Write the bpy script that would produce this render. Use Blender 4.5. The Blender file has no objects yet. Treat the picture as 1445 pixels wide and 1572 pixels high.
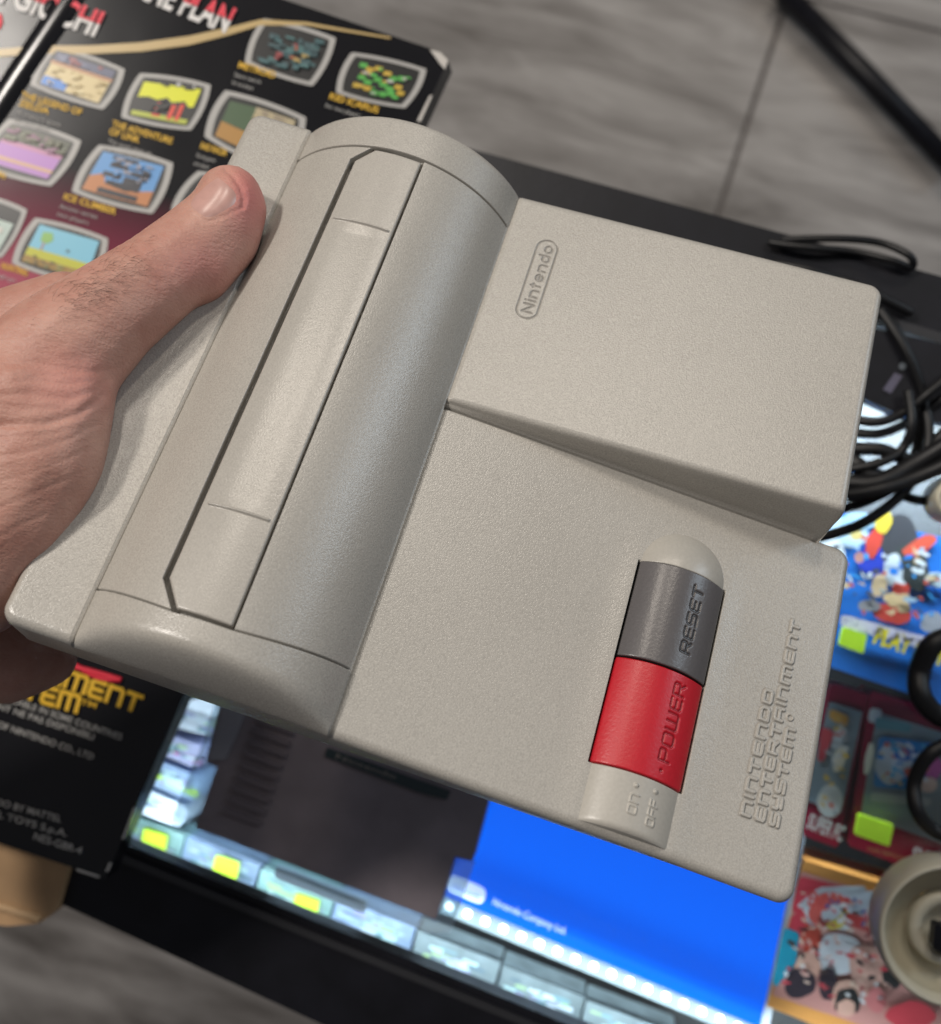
import bpy, bmesh, math, random
import numpy as np
from mathutils import Vector, Matrix
from mathutils.bvhtree import BVHTree

random.seed(4); rng = np.random.default_rng(4)
scene = bpy.context.scene
COL = scene.collection

# ------------------------------------------------------------------ camera
# world: glass counter top is z = 0, camera above it.  (cv frame: x right, y down, z forward)
F, PX0, PY0 = 1746.7, 693.3, 767.2
H_CAM = 0.47
MX = Vector((.941, .305, -.146)).normalized()
MY = Vector((.308, -.951, 0.0)); MY = (MY - MX * MY.dot(MX)).normalized()
MZ = MX.cross(MY)
CV2W = Matrix((MX, MY, MZ))
def cvw(v): return CV2W @ Vector(v) + Vector((0, 0, H_CAM))
def cvw_np(A): return np.asarray(A) @ np.array(CV2W).T + np.array([0, 0, H_CAM])
def ray(px, py): return CV2W @ Vector(((px - PX0) / F, (py - PY0) / F, 1))
TILT = [0.0]      # slope of the plane an object lies on (the printed box leans on the carton)
def P(px, py, z=0.0):
    d = ray(px, py); k = TILT[0]; s_ = (z + k * .02 - H_CAM) / (d.z + k * d.x) if k else (z - H_CAM) / d.z
    return Vector((0, 0, H_CAM)) + d * s_

cam_d = bpy.data.cameras.new('camera'); cam = bpy.data.objects.new('camera', cam_d); COL.objects.link(cam)
cam_d.sensor_fit = 'HORIZONTAL'; cam_d.sensor_width = 36; cam_d.lens = 36 * F / 1445
cam_d.shift_x = (722.5 - PX0) / 1445; cam_d.shift_y = -(786 - PY0) / 1445
cam_d.clip_start = .01; cam_d.clip_end = 30
cam.matrix_world = Matrix.Translation((0, 0, H_CAM)) @ (CV2W @ Matrix(((1, 0, 0), (0, -1, 0), (0, 0, -1)))).to_4x4()
cam_d.dof.use_dof = True; cam_d.dof.focus_distance = .283; cam_d.dof.aperture_fstop = cam_d.lens / 3.3
scene.camera = cam
scene.render.engine = 'CYCLES'
scene.cycles.use_denoising = True
scene.cycles.max_bounces = 8; scene.cycles.transparent_max_bounces = 12
scene.cycles.caustics_reflective = False; scene.cycles.caustics_refractive = False
scene.cycles.sample_clamp_indirect = 4

# ------------------------------------------------------------------ world + lamps + exposure
w = bpy.data.worlds.new('World'); scene.world = w; w.use_nodes = True
w.node_tree.nodes['Background'].inputs[0].default_value = (.93, .93, 1.0, 1)
w.node_tree.nodes['Background'].inputs[1].default_value = .095
def area(name, cvdir, dist, size, power, color, target=(.0, .0, .29), size_y=None):
    l = bpy.data.lights.new(name, 'AREA'); l.energy = power; l.color = color; l.size = size
    if size_y: l.shape = 'RECTANGLE'; l.size_y = size_y
    o = bpy.data.objects.new(name, l); COL.objects.link(o)
    t = cvw(target); d = (CV2W @ Vector(cvdir)).normalized()
    o.location = t + d * dist; o.rotation_euler = (-d).to_track_quat('-Z', 'Y').to_euler(); return o
area('ceiling_lamp_warm', (-.53, -.46, -.71), 1.9, .16, 25, (1, .935, .86))
area('ceiling_lamp_back', (-.13, -.80, -.58), 2.2, .14, 8, (1, .90, .78), size_y=.35)
area('ceiling_lamp_aisle', (.20, -.79, -.58), 2.2, .14, 8, (1, .90, .78), size_y=.35)
area('overhead_fill', (.25, -.30, -.92), 2.4, .6, 2.5, (.97, .97, 1))  # soft fill added from above, no known fixture there
area('shop_window_cool', (.826, -.435, -.35), 1.8, .35, 6.5, (.72, .87, 1), size_y=.8)
scene.view_settings.view_transform = 'Standard'; scene.view_settings.look = 'None'
scene.view_settings.exposure = 0; scene.view_settings.gamma = 1
scene.view_settings.use_curve_mapping = False

# ------------------------------------------------------------------ materials
def mat(name, color, rough=.5, metal=0, noise=None, bump=None, spec=.5, emit=None, estr=0, coat=0, sss=0):
    m = bpy.data.materials.new(name); m.use_nodes = True; nt = m.node_tree; b = nt.nodes['Principled BSDF']
    c = (*color, 1); b.inputs['Base Color'].default_value = c
    b.inputs['Roughness'].default_value = rough; b.inputs['Metallic'].default_value = metal
    b.inputs['Specular IOR Level'].default_value = spec; b.inputs['Coat Weight'].default_value = coat
    if emit: b.inputs['Emission Color'].default_value = (*emit, 1); b.inputs['Emission Strength'].default_value = estr
    tc = nt.nodes.new('ShaderNodeTexCoord')
    if noise:      # (scale, amount, detail)
        n = nt.nodes.new('ShaderNodeTexNoise'); n.inputs['Scale'].default_value = noise[0]; n.inputs['Detail'].default_value = noise[2]
        nt.links.new(tc.outputs['Object'], n.inputs['Vector'])
        r = nt.nodes.new('ShaderNodeValToRGB'); a = noise[1]
        r.color_ramp.elements[0].position = .3; r.color_ramp.elements[1].position = .7
        r.color_ramp.elements[0].color = (*[max(0, x * (1 - a)) for x in color], 1)
        r.color_ramp.elements[1].color = (*[min(1, x * (1 + a)) for x in color], 1)
        nt.links.new(n.outputs['Fac'], r.inputs['Fac']); nt.links.new(r.outputs['Color'], b.inputs['Base Color'])
    if bump:       # (scale, distance, strength)
        n = nt.nodes.new('ShaderNodeTexNoise'); n.inputs['Scale'].default_value = bump[0]; n.inputs['Detail'].default_value = 2
        nt.links.new(tc.outputs['Object'], n.inputs['Vector'])
        bn = nt.nodes.new('ShaderNodeBump'); bn.inputs['Distance'].default_value = bump[1]; bn.inputs['Strength'].default_value = bump[2]
        nt.links.new(n.outputs['Fac'], bn.inputs['Height']); nt.links.new(bn.outputs['Normal'], b.inputs['Normal'])
    return m

def plastic(name, color, rough=.42, bscale=1500, bdist=.00006, grime_shade_col=None, dust=True, sparkle_tint=.04):
    """moulded textured plastic; the 'grime_shade' attribute paints recess and letter shade, badge grime and joint lines"""
    m = bpy.data.materials.new(name); m.use_nodes = True; nt = m.node_tree; b = nt.nodes['Principled BSDF']
    N = nt.nodes.new; L = nt.links.new
    tc = N('ShaderNodeTexCoord')
    big = N('ShaderNodeTexNoise'); big.inputs['Scale'].default_value = 22; big.inputs['Detail'].default_value = 4
    L(tc.outputs['Object'], big.inputs['Vector'])
    rp = N('ShaderNodeValToRGB'); rp.color_ramp.elements[0].position = .3; rp.color_ramp.elements[1].position = .75
    rp.color_ramp.elements[0].color = (*[x * .95 for x in color], 1); rp.color_ramp.elements[1].color = (*[min(1, x * 1.04) for x in color], 1)
    L(big.outputs['Fac'], rp.inputs['Fac'])
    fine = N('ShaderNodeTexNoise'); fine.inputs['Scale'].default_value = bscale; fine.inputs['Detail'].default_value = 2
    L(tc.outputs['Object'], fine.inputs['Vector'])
    fm = N('ShaderNodeMapRange'); fm.inputs['From Min'].default_value = .3; fm.inputs['From Max'].default_value = .7; fm.inputs['To Min'].default_value = 1 - sparkle_tint; fm.inputs['To Max'].default_value = 1 + sparkle_tint  # fine speckle in the base colour stands in for sparkle highlights
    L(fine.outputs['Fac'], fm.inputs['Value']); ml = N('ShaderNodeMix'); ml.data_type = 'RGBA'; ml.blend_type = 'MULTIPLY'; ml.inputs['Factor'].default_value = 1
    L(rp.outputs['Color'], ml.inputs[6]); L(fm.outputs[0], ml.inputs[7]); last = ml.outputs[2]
    if dust:       # tiny dark specks of dirt
        v = N('ShaderNodeTexVoronoi'); v.inputs['Scale'].default_value = 75; L(tc.outputs['Object'], v.inputs['Vector'])
        mr = N('ShaderNodeMapRange'); mr.inputs['From Min'].default_value = .015; mr.inputs['From Max'].default_value = .03
        L(v.outputs['Distance'], mr.inputs['Value'])
        sp = N('ShaderNodeSeparateColor'); L(v.outputs['Color'], sp.inputs['Color'])
        gt = N('ShaderNodeMath'); gt.operation = 'GREATER_THAN'; gt.inputs[1].default_value = .12; L(sp.outputs[0], gt.inputs[0])
        mx = N('ShaderNodeMath'); mx.operation = 'MAXIMUM'; L(mr.outputs[0], mx.inputs[0]); L(gt.outputs[0], mx.inputs[1])
        mc = N('ShaderNodeMix'); mc.data_type = 'RGBA'; L(mx.outputs[0], mc.inputs['Factor'])
        mc.inputs[6].default_value = (*[x * .35 for x in color], 1); L(last, mc.inputs[7]); last = mc.outputs[2]
    at = N('ShaderNodeAttribute'); at.attribute_name = 'grime_shade'
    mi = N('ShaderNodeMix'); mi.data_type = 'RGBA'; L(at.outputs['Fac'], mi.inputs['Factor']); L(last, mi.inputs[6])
    mi.inputs[7].default_value = (*(grime_shade_col or [x * .42 for x in color]), 1)
    L(mi.outputs[2], b.inputs['Base Color'])
    rr = N('ShaderNodeMapRange'); L(big.outputs['Fac'], rr.inputs['Value']); rr.inputs['To Min'].default_value = rough - .05; rr.inputs['To Max'].default_value = rough + .08
    L(rr.outputs[0], b.inputs['Roughness'])
    bn = N('ShaderNodeBump'); bn.inputs['Distance'].default_value = bdist; bn.inputs['Strength'].default_value = 1
    L(fine.outputs['Fac'], bn.inputs['Height']); L(bn.outputs['Normal'], b.inputs['Normal'])
    return m

M_SHELL = plastic('shell_plastic', (.395, .374, .338), rough=.24, bscale=2500, bdist=.00008, sparkle_tint=.14)
M_BUMP = plastic('cover_plastic', (.395, .372, .335), rough=.24, bscale=2500, bdist=.00005, sparkle_tint=.10)
M_SWITCH = plastic('switch_plastic', (.40, .38, .34), rough=.33, bscale=1200, bdist=.00003, dust=False)
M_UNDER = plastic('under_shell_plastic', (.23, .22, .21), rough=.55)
M_RESET = plastic('reset_plastic', (.105, .098, .10), rough=.30, bscale=1300, bdist=.00004, grime_shade_col=(.02, .018, .018), dust=False)
M_POWER = plastic('power_plastic', (.48, .009, .020), rough=.33, bscale=1300, bdist=.00004, grime_shade_col=(.17, .004, .008), dust=False)
M_DARK = mat('dark_liner', (.012, .012, .012), .7)

# ------------------------------------------------------------------ object helpers
def put(o, parent=None, label=None, cat=None, group=None, kind=None):
    COL.objects.link(o)
    if parent: o.parent = parent
    if label: o['label'] = label
    if cat: o['category'] = cat
    if group: o['group'] = group
    if kind: o['kind'] = kind
    return o
def new_mesh(name, verts, faces, m, smooth=True):
    me = bpy.data.meshes.new(name); me.from_pydata([tuple(v) for v in verts], [], [tuple(int(i) for i in f) for f in faces]); me.update()
    if m: me.materials.append(m)
    if smooth: me.polygons.foreach_set('use_smooth', [True] * len(me.polygons))
    return bpy.data.objects.new(name, me)
def empty(name, loc=(0, 0, 0), **k):
    o = bpy.data.objects.new(name, None); o.location = loc; o.empty_display_size = .02; return put(o, **k)
def bake(o):
    """evaluate modifiers / text into a plain mesh object"""
    COL.objects.link(o); bpy.context.view_layer.update()
    dg = bpy.context.evaluated_depsgraph_get(); me = bpy.data.meshes.new_from_object(o.evaluated_get(dg))
    n = o.name; COL.objects.unlink(o); o.name = n + '_tmp'
    r = bpy.data.objects.new(n, me); r.matrix_world = o.matrix_world; bpy.data.objects.remove(o); return r
def centroid(pts):
    c = Vector((0, 0, 0))
    for p in pts: c += p
    return c / len(pts)
def round_poly(pts, r, n=5):
    """round the corners of a closed polygon of 3D points"""
    if r <= 0: return list(pts)
    out = []; N_ = len(pts)
    for i, p in enumerate(pts):
        a, b = pts[i - 1], pts[(i + 1) % N_]
        da, db = (a - p), (b - p); la, lb = da.length, db.length; q = min(r, la * .45, lb * .45)
        A, B = p + da * (q / la), p + db * (q / lb)
        for k in range(n + 1):
            t = k / n; out.append(A * (1 - t) ** 2 + p * 2 * t * (1 - t) + B * t * t)
    return out
def slab(name, pts, thick, m, parent=None, r=0, bevel=0, **k):
    """flat-topped solid: pts = outline of the TOP face (3D, world), extruded straight down by thick"""
    pts = round_poly([Vector(p) for p in pts], r)
    up = Vector((0, 0, 1)); n = len(pts)
    nrm = Vector((0, 0, 0))
    for i in range(n): nrm += pts[i].cross(pts[(i + 1) % n])
    if nrm.z < 0: pts = pts[::-1]
    base = centroid(pts) - up * thick
    off = base if not parent else parent.matrix_world.translation
    bm = bmesh.new()
    top = [bm.verts.new(p - off) for p in pts]; bot = [bm.verts.new(p - up * thick - off) for p in pts]
    bm.faces.new(top); bm.faces.new(bot[::-1])
    for i in range(n): bm.faces.new((top[i], bot[i], bot[(i + 1) % n], top[(i + 1) % n]))
    if bevel:
        es = [e for e in bm.edges if e.is_manifold and e.calc_face_angle() > .6]
        bmesh.ops.bevel(bm, geom=es, offset=bevel, segments=2, affect='EDGES', profile=.5, clamp_overlap=True)
    me = bpy.data.meshes.new(name); bm.to_mesh(me); bm.free(); me.materials.append(m)
    o = bpy.data.objects.new(name, me)
    put(o, parent, **k)
    if not parent: o.location = base
    bpy.context.view_layer.update()
    return o
def pslab(name, px, z, thick, m, **k): return slab(name, [P(x, y, z) for x, y in px], thick, m, **k)
LAYER = [0]
def decal(name, px, z, m, parent, r=0, lift=None):
    """printed area on a flat cover: thin sheet laid on it, every sheet a little above the last"""
    LAYER[0] += 1
    L = lift if lift is not None else .00004 * (LAYER[0] % 60 + 2)
    return slab(name, [P(x, y, z + L) for x, y in px], .00002, m, parent=parent, r=r)
def tube(name, pts, rad, m, parent=None, seg=10, closed=False, sub=8, **k):
    pts = [Vector(p) for p in pts]
    if len(pts) > 2 and sub > 1:      # catmull-rom
        out = []; n = len(pts); rngi = range(n) if closed else range(n - 1)
        for i in rngi:
            p0 = pts[(i - 1) % n] if closed or i > 0 else pts[0]; p1 = pts[i]; p2 = pts[(i + 1) % n]
            p3 = pts[(i + 2) % n] if closed or i + 2 < n else pts[-1]
            for s in range(sub):
                t = s / sub
                out.append(.5 * ((2 * p1) + (p2 - p0) * t + (2 * p0 - 5 * p1 + 4 * p2 - p3) * t * t + (3 * p1 - p0 - 3 * p2 + p3) * t ** 3))
        if not closed: out.append(pts[-1])
        pts = out
    n = len(pts); V = []; Fc = []; ref = Vector((0, 0, 1))
    off = parent.matrix_world.translation if parent else Vector((pts[0].x, pts[0].y, pts[0].z))
    for i, p in enumerate(pts):
        t = (pts[(i + 1) % n] - pts[i - 1]) if closed else (pts[min(i + 1, n - 1)] - pts[max(i - 1, 0)])
        t = t.normalized() if t.length > 1e-9 else Vector((1, 0, 0))
        u = ref - t * ref.dot(t)
        if u.length < .05: u = Vector((1, 0, 0)) - t * t.x
        u.normalize(); v = t.cross(u); rr = rad(i / max(1, n - 1)) if callable(rad) else rad
        for s in range(seg):
            a = 2 * math.pi * s / seg; V.append(p + (u * math.cos(a) + v * math.sin(a)) * rr - off)
    m_ = n if closed else n - 1
    for i in range(m_):
        for s in range(seg):
            j = (i + 1) % n; Fc.append((i * seg + s, i * seg + (s + 1) % seg, j * seg + (s + 1) % seg, j * seg + s))
    if not closed: Fc.append(tuple(range(seg))[::-1]); Fc.append(tuple((n - 1) * seg + s for s in range(seg)))
    o = new_mesh(name, V, Fc, m); put(o, parent, **k)
    if not parent: o.location = off
    return o
def text(name, body, p0, p1, height, m, parent, z, bold=.0, shear=0, lift=.0006, fit=True):
    """printed lettering: baseline from pixel p0 to pixel p1 on the plane at height z; height in metres"""
    c = bpy.data.curves.new(name, 'FONT'); c.body = body; c.size = 1; c.extrude = 0; c.offset = bold; c.shear = shear
    o = bpy.data.objects.new(name, c); o = bake(o); me = o.data
    A, B = P(*p0, z), P(*p1, z); d = B - A; L = d.length; d.normalize(); n = Vector((0, 0, 1)).cross(d)
    co = np.empty(len(me.vertices) * 3); me.vertices.foreach_get('co', co); co = co.reshape(-1, 3)
    x0, x1 = co[:, 0].min(), co[:, 0].max()
    sx = L / (x1 - x0) if fit else height / .72; sy = height / .72
    off = parent.matrix_world.translation
    W_ = np.array(A - off)[None] + (co[:, :1] - x0) * sx * np.array(d)[None] + co[:, 1:2] * sy * np.array(n)[None]; W_[:, 2] += lift
    me.vertices.foreach_set('co', W_.ravel()); me.update(); me.materials.clear(); me.materials.append(m)
    put(o, parent); o.matrix_world = Matrix.Identity(4); o.parent = parent; o.matrix_parent_inverse = Matrix.Identity(4); o.location = (0, 0, 0); return o

# ================================================================== SETTING
m_floor = bpy.data.materials.new('grey_wood_floor'); m_floor.use_nodes = True
nt = m_floor.node_tree; b = nt.nodes['Principled BSDF']; N = nt.nodes.new; L = nt.links.new
tc = N('ShaderNodeTexCoord'); mp = N('ShaderNodeMapping'); mp.inputs['Scale'].default_value = (1.3, 7, 1); mp.inputs['Rotation'].default_value = (0, 0, -.05)
L(tc.outputs['Object'], mp.inputs['Vector'])
n1 = N('ShaderNodeTexNoise'); n1.inputs['Scale'].default_value = 3.2; n1.inputs['Detail'].default_value = 9; n1.inputs['Roughness'].default_value = .62; n1.inputs['Distortion'].default_value = .6
L(mp.outputs[0], n1.inputs['Vector'])
n2 = N('ShaderNodeTexNoise'); n2.inputs['Scale'].default_value = 5; L(tc.outputs['Object'], n2.inputs['Vector'])
ad = N('ShaderNodeMath'); ad.operation = 'MULTIPLY_ADD'; ad.inputs[1].default_value = .35; L(n2.outputs['Fac'], ad.inputs[0]); L(n1.outputs['Fac'], ad.inputs[2])
cr = N('ShaderNodeValToRGB'); cr.color_ramp.elements[0].position = .48; cr.color_ramp.elements[0].color = (.085, .074, .066, 1)
cr.color_ramp.elements[1].position = .84; cr.color_ramp.elements[1].color = (.38, .36, .345, 1); L(ad.outputs[0], cr.inputs['Fac'])
L(cr.outputs['Color'], b.inputs['Base Color']); b.inputs['Roughness'].default_value = .45
FZ = -.92
def plank_floor():
    bm = bmesh.new(); pw, pl = .56, 1.6; gap = .0022; ox, oy = P(1160, 150, FZ).x, P(1000, -60, FZ).y - 5 * .56
    for j in range(-3, 9):
        sh = (0, .45, .2)[(j - 4) % 3] * pl
        for i in range(-3, 3):
            x0 = ox + sh + i * pl; y0 = oy + j * pw
            vs = [bm.verts.new(v) for v in ((x0 + .003, y0 + gap, FZ), (x0 + pl - .003, y0 + gap, FZ), (x0 + pl - .003, y0 + pw - gap, FZ), (x0 + .003, y0 + pw - gap, FZ))]
            bm.faces.new(vs)
    me = bpy.data.meshes.new('floor'); bm.to_mesh(me); bm.free(); me.materials.append(m_floor)
    put(bpy.data.objects.new('floor', me), kind='structure')
    slab('floor_seams', [(-4, -4, FZ - .003), (4, -4, FZ - .003), (4, 4, FZ - .003), (-4, 4, FZ - .003)], .02, mat('seam_dark', (.12, .105, .098), .8), kind='structure')
plank_floor()

m_black = mat('black_metal', (.006, .006, .009), .4, spec=.3, noise=(60, .3, 3), bump=(400, .0001, .4))
m_black2 = mat('dark_grey_metal', (.02, .02, .023), .45)
m_case = mat('counter_inside', (.05, .052, .055), .55, noise=(14, .25, 5))

# glass counter: frame bars, glass, inner shelf
counter = empty('glass_counter', P(700, 900, FZ + .002), label='black framed glass display counter under the console and boxes', cat='counter'); bpy.context.view_layer.update()
def line(p, q, t): return (p[0] + (q[0] - p[0]) * t, p[1] + (q[1] - p[1]) * t)
# far (upper) bar: along (744,234)-(1445,424); near (lower) bar between (81,1382)-(461,1561) and (178,1290)-(560,1446)
def L1(x): return 234 + .271 * (x - 744)          # outer edge of the far bar
def L2(x): return L1(x) + 78 + (x - 744) * .035    # inner edge of the far bar
def L3(x): return 1290 + .408 * (x - 178)          # inner edge of the near bar
def L4(x): return 1382 + .462 * (x - 81)           # outer edge of the near bar
pslab('frame_bar', [(-300, L1(-300)), (1900, L1(1900)), (1900, L2(1900)), (-300, L2(-300))], .004, .01, m_black, parent=counter, bevel=.002)
pslab('frame_bar', [(-300, L2(-300) - 16), (1900, L2(1900) - 16), (1900, L2(1900) + 0), (-300, L2(-300) + 0)], .0062, .0015, m_black2, parent=counter, bevel=.0004)
pslab('frame_bar', [(-300, L3(-300)), (1900, L3(1900)), (1900, L4(1900)), (-300, L4(-300))], .004, .01, m_black, parent=counter, bevel=.002)
pslab('frame_trim', [(-300, L3(-300) + 18), (1900, L3(1900) + 18), (1900, L3(1900) + 30), (-300, L3(-300) + 30)], .0062, .0015, m_black2, parent=counter, bevel=.0004)
SH = -.085       # shelf height
pslab('shelf', [(-300, L2(-300) - 20), (1900, L2(1900) - 20), (1900, L3(1900) + 40), (-300, L3(-300) + 40)], SH, .012, m_case, parent=counter)
def wallq(a, b_, z0, z1, m, name, th=.006):
    A, B = P(*a, 0), P(*b_, 0); d = (B - A).normalized(); n = Vector((0, 0, 1)).cross(d) * th
    pts = [Vector((q.x, q.y, z1)) for q in (A, B, B + n, A + n)]
    slab(name, pts, z1 - z0, m, parent=counter)
wallq((-300, L2(-300) - 60), (1900, L2(1900) - 60), FZ + .01, -.008, m_black, 'side_panel')
wallq((1900, L3(1900) + 75), (-300, L3(-300) + 75), FZ + .01, -.008, m_black, 'side_panel')
# glass pane (thin sheet, clear with a Fresnel mirror)
mg = bpy.data.materials.new('clear_glass'); mg.use_nodes = True; nt = mg.node_tree; nt.nodes.clear(); N = nt.nodes.new; L = nt.links.new
out = N('ShaderNodeOutputMaterial'); mx = N('ShaderNodeMixShader'); tr = N('ShaderNodeBsdfTransparent'); gl = N('ShaderNodeBsdfGlossy'); fr = N('ShaderNodeFresnel')
tr.inputs[0].default_value = (.93, .96, .96, 1); gl.inputs['Roughness'].default_value = .02; fr.inputs['IOR'].default_value = 1.5
L(fr.outputs[0], mx.inputs[0]); L(tr.outputs[0], mx.inputs[1]); L(gl.outputs[0], mx.inputs[2]); L(mx.outputs[0], out.inputs[0])
pslab('glass_pane', [(-300, L2(-300) - 4), (1900, L2(1900) - 4), (1900, L3(1900) + 4), (-300, L3(-300) + 4)], 0, .004, mg, parent=counter)

# ------------------------------------------------------------------ black thing lying on the far floor
tube('floor_bar', [P(1195, -20, FZ + .03), P(1330, 115, FZ + .03), P(1470, 262, FZ + .03)], .0135, m_black, sub=1, seg=8,
     label='straight black metal bar lying diagonally on the grey wooden floor', cat='metal bar')
# ------------------------------------------------------------------ LED strip and things on the inner shelf
m_led = mat('led', (1, 1, 1), .3, emit=(.8, .93, 1), estr=6)
m_ledbase = mat('led_tape', (.34, .42, .46), .5)
strip = empty('led_strip', P(900, 1480, -.0225), label='lit white LED strip running along the bottom edge of the blue screen', cat='light strip'); bpy.context.view_layer.update()
ZL = -.0225
pslab('tape', [(668, 1372), (1210, 1598), (1202, 1618), (660, 1394)], ZL, .0015, m_ledbase, parent=strip)
for k in range(19):
    t = k / 18; x = 690 + t * 500; y = 1392 + t * 208
    o = pslab('led', [(x - 5, y - 6), (x + 6, y - 2), (x + 4, y + 7), (x - 7, y + 3)], ZL + .0016, .0016, m_led, parent=strip, r=.0015)
pale = [mat('pale_plastic_%s' % n, c, .35, noise=(90, .25, 2)) for n, c in (('white', (.62, .68, .78)), ('blue', (.30, .40, .58)), ('aqua', (.25, .42, .42)), ('grey', (.19, .24, .26)), ('violet', (.45, .46, .68)))]
m_tag = mat('yellow_tag', (.62, .95, .03), .6, emit=(.55, .9, .02), estr=.0)
m_tagm = {}
def tag_label(px, z, lab, i=0):
    o = pslab('price_tag', px, z, .0015, m_tag, r=.001, label=lab, cat='price tag', group='fluorescent yellow price tags'); return o
for nm, fn, off, x0, x1, pw_ in (('counter_fill_near', L3, 14, 150, 1400, .42), ('counter_fill_far', L2, -14, 500, 1700, 3.0)):
    A_, B_ = P(x0, fn(x0) + off, -.012), P(x1, fn(x1) + off, -.012)      # unseen lamps added under both frame bars to brighten the boxes
    l = bpy.data.lights.new(nm, 'AREA'); l.shape = 'RECTANGLE'; l.size = (B_ - A_).length; l.size_y = .006; l.energy = pw_; l.color = (.80, .92, 1)
    o = bpy.data.objects.new(nm, l); COL.objects.link(o); o.location = (A_ + B_) / 2
    zx = (B_ - A_).normalized(); inward = Vector((0, 0, 1)).cross(zx) * (1 if off > 0 else -1); dn = (inward * .75 + Vector((0, 0, -.66))).normalized()
    zz = -dn; yy = zz.cross(zx).normalized(); o.rotation_euler = Matrix((zx, yy, zz)).transposed().to_euler()
# row of game cases near the front of the shelf
zc = -.05
def prow(i, px, zt, m, lab, th=.02, name='game_case'):
    return pslab(name, px, zt, th, m, r=.001, bevel=.0004, label=lab, cat='game case', group='pale cases on the shelf under the glass')
row0 = [(172, 1268), (285, 1312), (400, 1360), (515, 1405), (640, 1455), (770, 1508), (900, 1562), (1040, 1618)]
labs = ['pale aqua case nearest the black instruction box, on the shelf under the glass', 'pale blue case between the first and second yellow tags', 'aqua case between the second and third yellow tags', 'blueish case just right of the third yellow tag',
        'pale grey case below the white left end of the LED strip', 'pale case below the middle of the LED strip', 'pale grey violet case at the bottom edge under the LED strip']
for i in range(7):
    (x0, y0), (x1, y1) = row0[i], row0[i + 1]
    prow(i, [(x0 + 1, y0 - 26), (x1 - 1, y1 - 30), (x1 - 14, y1 + 14), (x0 - 8, y0 + 14)], zc - .004 * (i % 2), pale[(2, 1, 2, 1, 3, 3, 3)[i]], labs[i])
for i, (x, y, lab) in enumerate([(235, 1291, 'yellow green price tag nearest the corner of the black box'), (345, 1333, 'yellow green price tag in the middle of the row under the dark cartridge'), (468, 1392, 'yellow green price tag furthest right in the row under the dark cartridge')]):
    tag_label([(x - 14, y - 20), (x + 22, y - 8), (x + 17, y + 20), (x - 21, y + 9)], zc + .004, lab)
# stack of paper/cases left of the cartridge
stk = [((262, 1082), (345, 1100), (330, 1132), (248, 1112), 0, 'white game case with a rounded end, topmost beside the black box'), ((238, 1122), (318, 1150), (306, 1182), (226, 1150), 4, 'pale violet case with a magenta stripe, second from the top'),
       ((225, 1160), (312, 1196), (300, 1232), (208, 1196), 1, 'pale blue case with a green stripe, third from the top'), ((208, 1205), (290, 1240), (278, 1272), (192, 1240), 0, 'pale case, lowest in the stack beside the black box')]
for i, (a, b_, c, d, mi, lab) in enumerate(stk):
    o = pslab('game_case', [a, b_, c, d], -.045, .035, pale[mi], r=.004, bevel=.001, label=lab, cat='game case', group='pale cases stacked beside the black box')
    if i in (1, 2):
        mc = mat('case_stripe', ((.5, .05, .3), (.45, .7, .05))[i - 1], .5)
        decal('printed_stripe', [line(d, a, .55), line(c, b_, .45), line(c, b_, .2), line(d, a, .35)], -.045, mc, o)

# ------------------------------------------------------------------ blue lit screen
scr = empty('blue_screen', P(960, 1420, -.05), label='lit bright blue screen with a small white logo pill and one line of text', cat='screen'); bpy.context.view_layer.update()
ZB = -.03
m_blue = bpy.data.materials.new('blue_panel'); m_blue.use_nodes = True; nt = m_blue.node_tree; b = nt.nodes['Principled BSDF']
b.inputs['Base Color'].default_value = (.0, .06, .3, 1); b.inputs['Roughness'].default_value = .15
b.inputs['Emission Color'].default_value = (.004, .115, .95, 1); b.inputs['Emission Strength'].default_value = .92
m_bezel = mat('pale_bezel', (.55, .6, .66), .3)
BL = [(755, 1180), (1262, 1290), (1168, 1600), (668, 1380)]
pslab('bezel', [(740, 1150), (1238, 1280), (1176, 1606), (664, 1386)], ZB - .0006, .012, m_bezel, parent=scr, r=.003)
pslab('screen_panel', [(755, 1180), (1228, 1290), (1164, 1590), (672, 1376)], ZB, .002, m_blue, parent=scr)
m_white = mat('white_print', (.8, .82, .84), .5); m_whiteE = mat('lit_white_print', (.8, .85, .95), .5, emit=(.55, .68, 1), estr=.75)
m_blueE = mat('lit_blue_letters', (.1, .2, .7), .5, emit=(.12, .28, .95), estr=.6)
pslab('logo_pill', [(693, 1342), (748, 1366), (741, 1390), (685, 1367)], ZB + .0006, .0003, m_whiteE, parent=scr, r=.004)
text('logo_text', 'Nintendo', (694, 1366), (737, 1382), .0028, m_blueE, scr, ZB + .0006, bold=.01)
text('screen_text', 'Nintendo Company Ltd.', (756, 1388), (868, 1434), .0032, m_whiteE, scr, ZB)

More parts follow.
